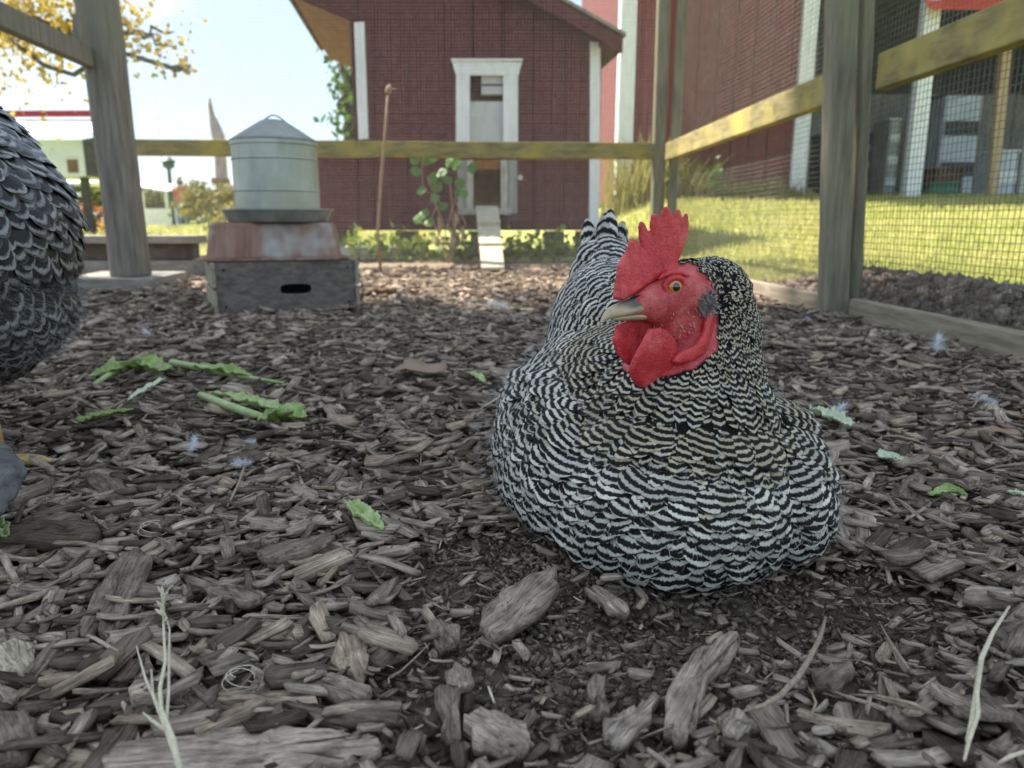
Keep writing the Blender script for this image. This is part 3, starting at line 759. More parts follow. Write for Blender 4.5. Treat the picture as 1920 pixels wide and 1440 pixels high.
# timbers stacked behind the round post
for k, (zz, x0, x1, yb, hh) in enumerate(((0.0, -2.35, -1.42, 3.42, 0.075), (0.077, -2.35, -1.46, 3.45, 0.07), (0.149, -2.35, -1.40, 3.40, 0.035))):
    MB().beam((x0, yb, zz + hh / 2 + 0.004), (x1, yb + 0.02, zz + hh / 2 + 0.004), 0.16, hh).build("timber", M['slab'] if k != 1 else M['crate'], None, bevel=0.004,
        label=["bottom grey timber of the pile behind the round post", "dark middle timber of the pile behind the round post", "thin pale top board of the pile behind the round post"][k], cat="timber", group="timbers piled behind the round post")

# back fence
RH = 0.595
cor = Vector((fence_x(YB), YB, 0))
f = empty("back_fence", cor, "back run fence with mossy horizontal rail and wire mesh", "fence")
a, b = Vector((-2.02, YB + 0.02, RH + 0.015)), Vector((cor.x - 0.02, YB, RH - 0.005))
MB().beam(a, b, 0.04, 0.078).build("rail", M['rail'], f, bevel=0.004)
wood_cyl("post", (-1.98, YB + 0.05, -0.02), (-1.98, YB + 0.05, 1.5), 0.04, M['post'], f, seed=4)
mb = MB(); wires(mb, (-1.98, YB + 0.045, 0.02), (1, 0, 0), (0, 0, 1), int(2.74 / 0.0155), int(1.42 / 0.0155), 0.0155, 0.00075, 0.004, 2)
w_ = mb.build("wire_mesh", M['wire'], f); w_["kind"] = "stuff"
# right fence
f = empty("right_fence", (FX0, FY0, 0), "right run fence with mossy rail, square posts and wire mesh", "fence")
def FP(y, z, off=0.0): return Vector((fence_x(y) + off, y, z))
# corner pair of posts
MB().beam(FP(YB, -0.05, -0.02), FP(YB, 1.6, -0.035), 0.062, 0.062, (0, 1, 0)).build("post", M['post_y'], f, bevel=0.010)
MB().beam(FP(YB - 0.05, -0.05, 0.035), FP(YB - 0.05, 1.6, 0.045), 0.045, 0.035, (0, 1, 0)).build("post", M['post_y'], f, bevel=0.006)
# nearer pair
MB().beam(P(1562, 605, 1.93) - Vector((0, 0, 0.03)), P(1580, -90, 1.93), 0.062, 0.070, (0, 1, 0)).build("post", M['post_y'], f, bevel=0.012)
MB().beam(P(1596, 592, 1.97) - Vector((0, 0, 0.03)), P(1624, -90, 1.97), 0.032, 0.06, (0, 1, 0)).build("post", M['post_y'], f, bevel=0.006)
MB().beam(FP(1.10, RH + 0.004, 0.03), FP(FY0 - 0.035, RH, 0.03), 0.035, 0.082).build("rail", M['rail_r'], f, bevel=0.004)
MB().beam(FP(FY0 + 0.06, RH, 0.01), FP(YB - 0.035, RH - 0.012, 0.01), 0.035, 0.082).build("rail", M['rail_r'], f, bevel=0.004)
MB().beam(FP(1.0, 0.028, 0.01), FP(FY0 - 0.045, 0.026, 0.01), 0.03, 0.07).build("bottom_board", M['board'], f, bevel=0.004)
MB().beam(FP(FY0 + 0.055, 0.022, 0.0), FP(YB - 0.06, 0.012, 0.0), 0.03, 0.07).build("bottom_board", M['board'], f, bevel=0.004)
dirf = Vector((FSL, 1, 0)).normalized()
mb = MB(); wires(mb, FP(1.0, 0.0, 0.05), dirf, (0, 0, 1), int((YB - 1.06) / 0.0150), int(1.45 / 0.0150), 0.0150, 0.00080, 0.005, 5)
w_ = mb.build("wire_mesh", M['wire_d'], f); w_["kind"] = "stuff"

# clods on the bank outside the right fence
n = 2600
by = rng.uniform(1.15, 3.1, n); bx = fence_x(by) + 0.10 + rng.uniform(0, 1, n) * 0.42
s = 0.012 * (4.0 ** rng.uniform(0, 1, n))
base = np.array([[1,0,0],[-1,0,0],[0,1,0],[0,-1,0],[0,0,1],[0,0,-1]], float) * 0.5
Fo = np.array([[0,2,4],[2,1,4],[1,3,4],[3,0,4],[2,0,5],[1,2,5],[3,1,5],[0,3,5]])
V = base[None] * s[:, None, None] * rng.uniform(0.6, 1.3, (n, 6, 1))
V = np.einsum('nij,nvj->nvi', rotmats(rng.uniform(0, 6.28, n), rng.normal(0, 0.6, n), rng.normal(0, 0.6, n)), V)
W = V + np.stack([bx, by, terrain(bx, by) + s * 0.1], 1)[:, None, :]
me = mesh_np("soil_clods", W.reshape(-1, 3), (Fo[None] + (np.arange(n) * 6)[:, None, None]).reshape(-1, 3), attrs={"loc": V.reshape(-1, 3), "rnd": np.repeat(rng.uniform(0, 0.5, n), 6)})
o = link_mesh("soil_clods", me, M['bark_big']); tag(o, "bank of dark soil clods outside the right fence", None, None, "stuff")

# ------------------------------------------------------------------ crate, basin, waterer
cy0 = G(520, 588, 0.0).y
def crate():
    w, d, h = 0.368, 0.29, 0.137
    c0 = (G(412, 592, 0.004) + G(667, 580, 0.004)) / 2; c0 = Vector((c0.x, c0.y, 0.006))
    ang = R(24.8); rot = Matrix.Rotation(ang, 3, 'Z')
    root = empty("wooden_crate", c0, "weathered grey wooden crate with oval hand hole under the basin", "crate")
    def L(x, y, z): return c0 + rot @ Vector((x, y, z))
    t = 0.014
    # front end with an oval hand hole (ring of quads round the hole)
    mb = MB(); n = 24; hx, hz, rx, rz = 0.02, 0.062, 0.042, 0.014
    def rect_pt(a):
        ca, sa = math.cos(a), math.sin(a)
        kx = (w/2 - math.copysign(hx, ca) * (1 if ca*hx > 0 else -1)) if False else None
        ex = (w/2 - hx) if ca > 0 else (w/2 + hx); ez = (h - hz) if sa > 0 else hz
        k = min(ex / abs(ca) if abs(ca) > 1e-6 else 9, ez / abs(sa) if abs(sa) > 1e-6 else 9)
        return hx + ca * k, hz + sa * k
    angs = sorted([2*math.pi*i/n for i in range(n)] + [math.atan2(sz, sx_) % (2*math.pi) for sx_, sz in ((w/2-hx, h-hz), (-w/2-hx, h-hz), (-w/2-hx, -hz), (w/2-hx, -hz))])
    m = len(angs); vs = []
    for y in (0, t):
        for a in angs:
            x, z = rect_pt(a); vs.append(L(x, y, z))
        for a in angs:
            e = 0.55; vs.append(L(hx + rx*math.copysign(abs(math.cos(a))**e, math.cos(a)), y, hz + rz*math.copysign(abs(math.sin(a))**e, math.sin(a))))
    fs = []
    for i in range(m):
        j = (i + 1) % m
        fs += [(i, j, m+j, m+i), (2*m+j, 2*m+i, 3*m+i, 3*m+j), (m+i, m+j, 3*m+j, 3*m+i), (j, i, 2*m+i, 2*m+j)]
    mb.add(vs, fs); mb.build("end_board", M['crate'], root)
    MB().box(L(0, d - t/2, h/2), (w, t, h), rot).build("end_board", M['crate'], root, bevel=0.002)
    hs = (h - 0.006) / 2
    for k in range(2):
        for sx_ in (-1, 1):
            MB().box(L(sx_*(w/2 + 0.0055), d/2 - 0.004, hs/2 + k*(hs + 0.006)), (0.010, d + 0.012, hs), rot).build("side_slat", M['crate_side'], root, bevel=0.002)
    for k in range(3):
        MB().box(L(0, 0.05 + k*0.10, 0.007), (w - 0.004, 0.085, 0.01), rot).build("bottom_slat", M['crate'], root)
    for x in (-w/2 + 0.02, w/2 - 0.02):
        for z in (0.02, h - 0.02):
            mb = MB(); mb.tube([L(x, -0.0015, z), L(x, 0.002, z)], 0.0035, 8); mb.build("nail", M['black'], root)
    return c0, h, L
c0, ch, CL = crate()
# upturned enamel roasting basin on the crate
bc = CL(-0.012, 0.150, ch + 0.002)
def rrect(cx_, cy_, z, hx, hy, rad, n=6):
    pts = []
    for qx, qy, a0 in ((1, 1, 0), (-1, 1, 90), (-1, -1, 180), (1, -1, 270)):
        for k in range(n + 1):
            a = R(a0 + 90 * k / n); pts.append(Vector((cx_, cy_, z)) + Matrix.Rotation(R(20), 3, 'Z') @ Vector((qx*(hx - rad) + rad*math.cos(a), qy*(hy - rad) + rad*math.sin(a), 0)))
    return pts
def loft(mb, rings, cap0=True, cap1=True):
    b = len(mb.v); n = len(rings[0])
    for r_ in rings: mb.v += [tuple(p) for p in r_]
    for i in range(len(rings) - 1):
        for k in range(n):
            k2 = (k + 1) % n; mb.f.append((b+i*n+k, b+i*n+k2, b+(i+1)*n+k2, b+(i+1)*n+k))
    if cap0: mb.f.append(tuple(b + k for k in reversed(range(n))))
    if cap1: mb.f.append(tuple(b + (len(rings)-1)*n + k for k in range(n)))
    return mb
root = empty("basin", bc, "rust-streaked enamel basin turned upside down on the crate", "basin")
mb = MB(); bx_, by_, bz = bc
loft(mb, [rrect(bx_, by_, bz + 0.009, 0.188, 0.135, 0.05), rrect(bx_, by_, bz + 0.012, 0.180, 0.132, 0.05), rrect(bx_, by_, bz + 0.091, 0.168, 0.122, 0.045), rrect(bx_, by_, bz + 0.101, 0.160, 0.115, 0.04), rrect(bx_, by_, bz + 0.1025, 0.14, 0.10, 0.03)])
mb.build("basin_wall", M['rusty'], root, smooth=True)
mb = MB(); loft(mb, [rrect(bx_, by_, bz, 0.178, 0.130, 0.05), rrect(bx_, by_, bz + 0.001, 0.201, 0.150, 0.055), rrect(bx_, by_, bz + 0.007, 0.201, 0.150, 0.055), rrect(bx_, by_, bz + 0.0088, 0.188, 0.138, 0.05)])
mb.build("rim", M['rusty'], root, smooth=False)
# galvanised waterer
wc = Vector((bx_ + 0.020, by_ + 0.0, bz + 0.1022))
root = empty("poultry_waterer", wc, "galvanised steel poultry waterer with conical top standing on the basin", "waterer")
mb = MB(); mb.lathe([(0.132, 0), (0.137, 0.002), (0.150, 0.030), (0.153, 0.032), (0.153, 0.036), (0.148, 0.036), (0.122, 0.008), (0.05, 0.006)], wc); mb.build("drinking_tray", M['galv_d'], root, smooth=False)
mb = MB(); prof = [(0.115, 0.010), (0.116, 0.055)]
for z in (0.085, 0.170): prof += [(0.116, z - 0.003), (0.1185, z), (0.116, z + 0.003)]
prof += [(0.116, 0.206), (0.119, 0.208), (0.119, 0.216), (0.117, 0.218)]
mb.lathe(prof, wc); mb.build("tank", M['galv'], root, smooth=False)
mb = MB(); mb.lathe([(0.1175, 0.2185), (0.118, 0.222), (0.062, 0.258), (0.034, 0.275), (0.022, 0.278), (0.010, 0.279)], wc); mb.build("conical_lid", M['galv_d'], root, smooth=False)
mb = MB(); mb.tube([wc + Vector((-0.02 + 0.075 * t, -0.01, 0.277 - 0.024 * max(0, t - .3) / .7 + 0.016 * math.sin(t * math.pi))) for t in [i / 12 for i in range(13)]], 0.0022, 6); mb.build("wire_handle", M['galv_d'], root)
# chain hanging beside the crate
mb = MB()
for k in range(11):
    p = CL(0.198, -0.006, 0.02 + k * 0.0125) + Vector((0.006 * math.sin(k * .6), 0, 0)); rr_ = 0.0075
    pts = [p + (Vector((math.cos(t) * 0.0045, 0, math.sin(t) * rr_)) if k % 2 else Vector((0, math.cos(t) * 0.0045, math.sin(t) * rr_))) for t in [2*math.pi*i/10 for i in range(11)]]
    mb.tube(pts, 0.0012, 5)
mb.build("chain", M['wire_d'], None, label="dark chain hanging at the right side of the crate", cat="chain")

# ------------------------------------------------------------------ coop
CA = R(6.5); ce = Vector((math.cos(CA), math.sin(CA), 0)); cn = Vector((-math.sin(CA), math.cos(CA), 0))   # along the front, inwards
c_org = P(667, 300, 5.17); c_org.z = 0
def CF(px, py, dep=0.0):                                # point on the coop front seen at a pixel, dep metres in front
    return onplane(px, py, c_org - cn * dep, cn)
root = empty("chicken_coop", c_org, "maroon chicken coop with white trim, pop hole and gabled roof", "coop")
cols = [667, 700, 765, 830, 895, 960, 1022, 1062, 1110, 1122]
cols = [672, 702, 765, 832, 890, 945, 1000, 1060, 1112]
def roof_y(px): return 62 + (px - 1122) * 0.47
openings = [(880, 945, 138, 275), (886, 940, 318, 389)]
def board(px0, px1, ytop0, ytop1, ybot0, ybot1):
    g = 1.2
    q = [CF(px0 + g, ybot0), CF(px1 - g, ybot1), CF(px1 - g, ytop1), CF(px0 + g, ytop0)]
    MB().prism(q, cn * 0.018).build("siding_board", M['red'], root)
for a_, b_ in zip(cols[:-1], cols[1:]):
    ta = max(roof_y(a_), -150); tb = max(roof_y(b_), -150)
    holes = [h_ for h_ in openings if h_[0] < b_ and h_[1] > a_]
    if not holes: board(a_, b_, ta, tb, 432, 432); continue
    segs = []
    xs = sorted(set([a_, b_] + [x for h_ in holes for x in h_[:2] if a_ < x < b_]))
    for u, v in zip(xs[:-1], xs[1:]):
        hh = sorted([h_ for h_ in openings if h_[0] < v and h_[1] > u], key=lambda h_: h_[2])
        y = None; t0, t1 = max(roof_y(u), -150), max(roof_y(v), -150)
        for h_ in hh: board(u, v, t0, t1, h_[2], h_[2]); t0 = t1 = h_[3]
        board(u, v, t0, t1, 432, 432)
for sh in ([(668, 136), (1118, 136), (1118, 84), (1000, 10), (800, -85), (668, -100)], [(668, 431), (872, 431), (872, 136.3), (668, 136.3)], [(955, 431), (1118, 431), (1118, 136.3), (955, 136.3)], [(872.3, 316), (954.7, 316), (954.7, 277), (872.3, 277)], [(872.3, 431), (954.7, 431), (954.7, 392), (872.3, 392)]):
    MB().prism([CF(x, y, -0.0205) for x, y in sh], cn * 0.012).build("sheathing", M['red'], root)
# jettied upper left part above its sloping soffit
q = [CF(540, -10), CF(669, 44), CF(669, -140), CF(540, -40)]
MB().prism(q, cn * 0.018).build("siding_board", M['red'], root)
MB().prism([CF(548, -8, -0.03), CF(672, 43, -0.03), CF(672, 39, -0.03), CF(548, -12, -0.03)], cn * 1.9).build("soffit", M['soffit'], root)
MB().prism([CF(540, -16, 0.02), CF(672, 39, 0.02), CF(672, 33, 0.02), CF(540, -22, 0.02)], cn * 0.017).build("fascia", M['red'], root)
# side wall and back so the coop is a solid house
dp = 1.7
w0, w1 = CF(676, 432), CF(1118, 432)
htl, htr = CF(672, -20).z, CF(1118, 66).z
for p_, ht in ((w0, htl), (w1, htr)):
    MB().box(p_ + cn * (dp / 2 + 0.02) + Vector((0, 0, (ht - p_.z) / 2)), (0.03, dp, ht - p_.z), Matrix.Rotation(CA, 3, 'Z')).build("side_wall", M['red'], root)
mid = (w0 + w1) / 2
MB().box(mid + cn * (dp + 0.05) + Vector((0, 0, 0.8)), ((w1 - w0).length, 0.03, 1.6), Matrix.Rotation(CA, 3, 'Z')).build("back_wall", M['red'], root)
MB().box(mid + cn * (dp / 2 + .02) + Vector((0, 0, 0.012)), ((w1 - w0).length - .04, dp - .02, 0.02), Matrix.Rotation(CA, 3, 'Z')).build("floor_panel", M['brown_in'], root)
MB().box(mid + cn * 0.24 + Vector((0, 0, 0.25)), ((w1 - w0).length - .06, 0.02, 0.45), Matrix.Rotation(CA, 3, 'Z')).build("inner_partition", M['brown_in'], root)
# roof slabs with eaves forward of the wall
ap = CF(765, -140); er = CF(1122, 62); el = CF(540, -36)
def slope(a_, b_, over, th, mat, name, fwd, back):
    d_ = (b_ - a_).normalized(); e_ = b_ + d_ * over
    q = [a_ - cn * fwd, e_ - cn * fwd, e_ - cn * fwd + Vector((0, 0, th)), a_ - cn * fwd + Vector((0, 0, th))]
    return MB().prism(q, cn * (fwd + back)).build(name, mat, root)
slope(ap, er, 0.145, 0.02, M['red'], "roof_deck", 0.13, dp + 0.2)
slope(ap + Vector((0, 0, 0.022)), er + Vector((0, 0, 0.022)), 0.165, 0.022, M['shingle'], "roof_shingles", 0.155, dp + 0.22)
slope(ap, el, 0.05, 0.02, M['red'], "roof_deck", 0.13, dp + 0.2)
slope(ap + Vector((0, 0, 0.022)), el + Vector((0, 0, 0.022)), 0.07, 0.022, M['shingle'], "roof_shingles", 0.155, dp + 0.22)
d_ = (er - ap).normalized(); e_ = er + d_ * 0.145
MB().prism([ap - cn * 0.135 - Vector((0, 0, 0.10)), e_ - cn * 0.135 - Vector((0, 0, 0.085)), e_ - cn * 0.135, ap - cn * 0.135], -cn * 0.014).build("rake_board", M['red'], root)
MB().prism([er - Vector((0, 0, 0.09)) - cn * 0.13, e_ - Vector((0, 0, 0.075)) - cn * 0.13, e_ - Vector((0, 0, 0.01)) - cn * 0.13, er - Vector((0, 0, 0.03)) - cn * 0.13], cn * (dp + 0.25)).build("eave_box", M['red'], root)
# corner trims
MB().prism([CF(1105, 433, 0.014), CF(1123, 433, 0.014), CF(1126, 78, 0.014), CF(1107, 78, 0.014)], cn * 0.012).build("corner_trim", M['white'], root)
MB().prism([CF(672, 262, 0.014), CF(691, 260, 0.014), CF(683, 40, 0.014), CF(664, 42, 0.014)], cn * 0.012).build("corner_trim", M['white'], root)
# lower annex running left behind the waterer
nb = [CF(560, 434), CF(670, 434), CF(670, 268), CF(560, 268)]
MB().prism(nb, cn * 0.9).build("nest_box", M['red'], root)
MB().prism([CF(552, 268.5, 0.03), CF(664, 268.5, 0.03), CF(664, 263, 0.03), CF(552, 263, 0.03)], cn * 0.95).build("nest_box_lid", M['shingle'], root)
# blocks it stands on
for px in (640, 760, 900, 1040, 1100):
    q = CF(px, 432, -0.15); MB().box((q.x, q.y + 0.1, q.z / 2 - 0.003), (0.14, 0.2, q.z - 0.006)).build("support_block", M['crate'], root)
# window and sliding door above the rail
def cbox(x0, x1, y0, y1, dep, th, mat, name, par=None):
    q = [CF(x0, y1, dep), CF(x1, y1, dep), CF(x1, y0, dep), CF(x0, y0, dep)]
    return MB().prism(q, cn * th).build(name, mat, par or root)
cbox(855, 881, 140, 275, 0.016, 0.03, M['white'], "window_jamb")
cbox(944, 971, 140, 275, 0.016, 0.03, M['white'], "window_jamb")
q = [CF(855, 140, 0.02), CF(972, 141, 0.02), CF(979, 116, 0.02), CF(847, 113, 0.02)]
MB().prism(q, cn * 0.034).build("window_head", M['white'], root)
cbox(846, 980, 109.5, 113.5, 0.034, 0.05, M['white'], "window_cap")
cbox(878, 947, 190, 277, -0.02, 0.012, M['greyp'], "sliding_door")
cbox(878, 947, 138, 192, -0.10, 0.012, M['red'], "inner_panel")
v_ = cbox(903, 943, 141, 177, -0.02, 0.05, M['greyp'], "vent_box"); cbox(903, 943, 158, 161, -0.015, 0.004, M['black'], "slot", v_)
# pop hole
cbox(874, 887, 300, 392, 0.012, 0.03, M['oldframe'], "pop_hole_frame"); cbox(939, 952, 300, 392, 0.012, 0.03, M['oldframe'], "pop_hole_frame")
cbox(887, 939, 300, 318, 0.012, 0.03, M['brown_in'], "pop_hole_frame"); cbox(868, 958, 390, 402, 0.03, 0.05, M['oldframe'], "pop_hole_sill")
cbox(858, 873, 300, 402, 0.004, 0.02, M['greyboard'], "side_strip"); cbox(953, 970, 300, 400, 0.004, 0.02, M['greyboard'], "side_strip")
kp = CF(975, 333, 0.012); mb = MB(); mb.tube([kp, kp - cn * 0.02], [0.014, 0.018], 12); mb.build("latch_knob", M['greyp'], root)
# ramp
rt0, rt1 = CF(892, 391, 0.055), CF(934, 391, 0.055)
rb0, rb1 = G(903, 508, 0.02), G(946, 507, 0.02)
root = empty("chicken_ramp", (rb0 + rb1) / 2, "sun-bleached plank ramp leading up to the pop hole", "ramp")
def rp(u, v): return rb0.lerp(rb1, u).lerp(rt0.lerp(rt1, u), v)
rn = Vector((0, -0.25, 0.95)).normalized()
for k, (v0, v1) in enumerate(((0, 0.275), (0.29, 0.60), (0.615, 1.0))):
    q = [rp(0, v0), rp(1, v0), rp(1, v1), rp(0, v1)]
    MB().prism([p_ - rn * 0.006 * (k % 2) for p_ in q], rn * 0.018).build("ramp_board", M['ramp'], root, bevel=0.003)
for v in (0.27, 0.62):
    q = [rp(-0.02, v), rp(1.02, v), rp(1.02, v + 0.03), rp(-0.02, v + 0.03)]
    MB().prism([p_ + rn * 0.019 for p_ in q], rn * 0.015).build("cleat", M['ramp'], root, bevel=0.002)

# ------------------------------------------------------------------ plants by the coop
def leafy(name, label, base, n, spread, height, size, mat, cat="plant", group=None, stems=5):
    base = Vector(base); root = empty(name, base, label, cat, group)
    mb = MB()
    for k in range(stems):
        a = rng.uniform(0, 6.28); e = base + Vector((math.cos(a) * spread[0] * rng.uniform(.3, .9), math.sin(a) * spread[1] * rng.uniform(.3, .9), height * rng.uniform(.6, 1)))
        branch(mb, base - Vector((0, 0, 0.01)), e, 0.004, 0.0015, 300 + k, 0.08, 5)
    mb.build("stem", M['stem'], root)
    C = np.stack([base.x + rng.normal(0, .5, n) * spread[0], base.y + rng.normal(0, .5, n) * spread[1], base.z + 0.02 + np.abs(rng.normal(.45, .3, n)) * height], 1)
    leaf_cloud("leaves", C, None, size, mat, root, squash=0.8)
    return root
gp = [(668,"leftmost"),(705,"second"),(745,"third"),(790,"fourth"),(835,"fifth"),(872,"sixth"),(965,"seventh"),(1005,"eighth"),(1050,"ninth"),(1092,"rightmost")]
names_ = ["yellow-green low plant beside the chain and crate at the coop foot", "low leafy plant between crate and dry stalk at the coop foot", "low leafy plant at the foot of the tall dry stalk", "low leafy plant just right of the tall dry stalk, coop foot", "low leafy plant under the climbing vine, coop foot", "low leafy plant touching the left side of the ramp", "shaded low plant touching the right side of the ramp", "shaded low plant below the latch knob, right of the ramp", "shaded low plant midway between the ramp and the coop's right corner", "shaded low plant at the coop's right corner by the white trim"]
for (px, _), lb in zip(gp, names_):
    q = G(px, 487, 0.0); q.y = min(max(q.y, 4.55), 4.95); q = P(px, 480, 4.75); q.z = 0.0
    leafy("low_plant", lb, q, 60, (0.085, 0.10), 0.16, 0.048, M['leaf_ground'], group="low plants along the coop foot")
# climbing vine with round leaves
vb = P(840, 470, 4.55); vb.z = 0
root = empty("climbing_vine", vb, "climbing vine with round green leaves in front of the coop wall", "vine")
mb = MB(); tips = [P(792, 290, 4.45), P(838, 300, 4.45), P(862, 320, 4.5), P(800, 330, 4.45), P(875, 300, 4.5)]
for k, t_ in enumerate(tips): branch(mb, vb, t_, 0.005, 0.002, 500 + k, 0.10, 8)
mb.build("stem", M['stem'], root)
def round_leaf(c, r_, nrm, mat, parent, seed):
    nrm = Vector(nrm).normalized(); s_ = nrm.cross(Vector((0, 0, 1))).normalized(); u_ = s_.cross(nrm)
    vs = [c + nrm * r_ * 0.15]; m = 12
    for k in range(m):
        a = 2 * math.pi * k / m; rr_ = r_ * (1 + 0.12 * math.cos(a - math.pi / 2))
        vs.append(c + s_ * math.cos(a) * rr_ * 0.9 + u_ * math.sin(a) * rr_ + nrm * 0.004 * math.sin(3 * a + seed))
    o0 = wloc(parent); V_ = np.array([tuple(v - o0) for v in vs])
    me = mesh_np("leaf", V_, [(0, 1 + k, 1 + (k + 1) % m) for k in range(m)], attrs={"rnd": np.full(m + 1, random.random())}, smooth=True)
    link_mesh("leaf", me, mat, parent)
for k, (px, py) in enumerate([(785,284),(778,300),(800,302),(812,295),(780,322),(828,325),(842,305),(856,312),(885,316),(812,335),(790,358),(815,372),(830,388),(862,345),(860,362),(795,402),(805,418),(852,300),(838,338),(820,352),(870,365),(783,412)]):
    round_leaf(P(px, py, 4.42 + 0.012 * (k % 5)), 0.030 + 0.008 * random.random(), (random.uniform(-.6, .3), -1, random.uniform(.1, 1.2)), M['leaf_vine'], root, k)
for k, (px, py, hh) in enumerate([(853, 396, .10), (866, 425, .09), (822, 405, .12), (848, 440, .08), (818, 442, .05)]):
    q = P(px, py, 4.47); mb = MB(); mb.tube([q, q + Vector((.01, 0, -hh * .5)), q + Vector((-.004, 0.01, -hh))], [0.004, 0.016, 0.003], 6)
    mb.build("dry_leaf", M['stem'], root)
# tall dry stalk with a seed head
sb = P(712, 447, 4.30); sb.z = 0
root = empty("dry_stalk", sb, "tall thin dry stalk with brown seed head before the coop", "stalk")
pts = [sb, P(708, 440, 3.6), P(715, 330, 3.5), P(722, 250, 3.45), P(727, 180, 3.42)]
sb2 = P(712, 447, 3.62); sb2.z = 0.0
pts[0] = sb2; root.location = sb2
mb = MB(); mb.tube(pts, [0.008, 0.0075, 0.0065, 0.006, 0.005], 8); mb.build("stem", M['stem'], root, smooth=True)
q = P(728, 172, 3.42); mb = MB(); mb.tube([q + Vector((0, 0, -.012)), q, q + Vector((.004, 0, .018)), q + Vector((.01, 0, .03))], [0.005, 0.014, 0.011, 0.003], 10); hd = mb.build("seed_head", M['stem'], root, smooth=True)
mb = MB(); mb.tube([q + Vector((.008, 0, .01)), q + Vector((.035, 0, .012))], [0.005, 0.002], 6); mb.build("bract", M['stem'], hd)
# pale stone flags left of the plants
q = P(690, 452, 4.9); MB().box((q.x, q.y, 0.05), (0.42, 0.22, 0.09)).build("paving_stone", M['pavers'], None, bevel=0.01, label="pale stone block lying against the coop foot behind plants", cat="stone")

# ------------------------------------------------------------------ barn
YBARN = 10.0
b0 = P(1150, 372, YBARN); zb = float(terrain(1.8, YBARN)) - 0.05
root = empty("barn", (b0.x, YBARN, zb), "big red barn with white posts and open storage bays", "barn")
def bpost(pxt, pxb, pyb, w, mat, dep=0.0, name="post", par=None):
    pb_ = P(pxb, pyb, YBARN - dep); pt_ = P(pxt, 0, YBARN - dep); d_ = pt_ - pb_; pt_ = pb_ + Vector((0, 0, 1)) * 4.2
    pb_.z = zb - 0.05
    return MB().box((pb_.x, YBARN - dep, (pb_.z + pt_.z) / 2), (w, 0.14, pt_.z - pb_.z)).build(name, mat, par or root)
# left sunlit side
xw = P(1158, 372, YBARN).x
for k in range(12):
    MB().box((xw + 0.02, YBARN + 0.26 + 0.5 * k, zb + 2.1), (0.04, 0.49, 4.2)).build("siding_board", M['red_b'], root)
MB().box((xw - 0.012, YBARN + 0.10, zb + 2.1), (0.03, 0.20, 4.24)).build("corner_trim", M['white'], root)
x_end = P(1497, 380, YBARN).x
MB().box((xw + 0.07, YBARN - 0.032, zb + 2.1), (0.19, 0.03, 4.24)).build("corner_trim", M['white'], root)
nb_ = 10; xs = np.linspace(xw + 0.02, x_end, nb_ + 1)
for a_, b_ in zip(xs[:-1], xs[1:]):
    MB().box(((a_ + b_) / 2, YBARN + 0.0, zb + 2.1), (b_ - a_ - 0.012, 0.03, 4.2)).build("siding_board", M['red_b'], root)
MB().box(((xw + x_end) / 2, YBARN + 0.04, zb + 2.1), (x_end - xw, 0.02, 4.15)).build("wall_sheathing", M['red_b'], root)
for pxb in (1490, 1705, 1925): bpost(pxb, pxb, 380, 0.185, M['white'], 0.02)
xr = P(2350, 380, YBARN).x
nb_ = 18; xs = np.linspace(x_end, xr, nb_ + 1)
for a_, b_ in zip(xs[:-1], xs[1:]):
    MB().box(((a_ + b_) / 2, YBARN + 3.6, zb + 0.95), (b_ - a_ - 0.015, 0.03, 1.9)).build("back_wall_board", M['greyboard'], root)
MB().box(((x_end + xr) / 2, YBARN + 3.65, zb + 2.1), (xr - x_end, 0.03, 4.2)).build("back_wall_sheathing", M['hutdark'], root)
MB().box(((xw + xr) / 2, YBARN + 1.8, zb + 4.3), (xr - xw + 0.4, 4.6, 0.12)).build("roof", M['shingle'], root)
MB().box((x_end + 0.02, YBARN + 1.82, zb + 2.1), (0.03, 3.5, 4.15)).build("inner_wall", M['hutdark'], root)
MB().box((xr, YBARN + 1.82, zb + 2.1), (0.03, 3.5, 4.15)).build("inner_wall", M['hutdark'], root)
q0, q1 = P(1745, 18, YBARN - 0.25), P(2000, -40, YBARN - 0.25)
MB().prism([q0, Vector((q1.x, q0.y, q0.z)), Vector((q1.x, q0.y + 0.5, q0.z + 0.45)), Vector((q0.x, q0.y + 0.5, q0.z + 0.45))], (0, 0.012, 0.02)).build("awning", M['orange_awn'], root)
# things stored in the bays
def stored(name, x0, x1, y0, y1, Y, dep, mat, label, cat, rows=0, mat2=None):
    a_, b_ = P(x0, y1, Y), P(x1, y0, Y); gz = float(terrain(a_.x, Y)) + 0.004
    a_.z = gz
    root_ = empty(name, ((a_.x + b_.x) / 2, Y, a_.z), label, cat)
    c_ = Vector(((a_.x + b_.x) / 2, Y + dep / 2, (a_.z + b_.z) / 2)); sz = (b_.x - a_.x, dep, b_.z - a_.z)
    MB().box(c_, sz).build("body", mat, root_, bevel=0.02)
    MB().box(c_ + Vector((0, -0.004, sz[2] / 2 + 0.012)), (sz[0] + 0.03, dep + 0.03, 0.03)).build("lid", mat2 or mat, root_, bevel=0.006)
    for k in range(rows):
        MB().box(c_ + Vector((0, -dep / 2 - 0.008, -sz[2] / 2 + sz[2] * (k + .6) / (rows + .4))), (sz[0] * .92, 0.012, sz[2] / (rows + .4) * 0.35)).build("slat", mat2 or mat, root_)
stored("storage_bin", 1742, 1800, 345, 376, 10.4, 0.5, M['green'], "low green plastic bin in the right barn bay", "bin", 1)
stored("wooden_box", 1752, 1808, 318, 372, 11.2, 0.5, M['brownbox'], "brown slatted wooden box behind the green bin", "box", 3)
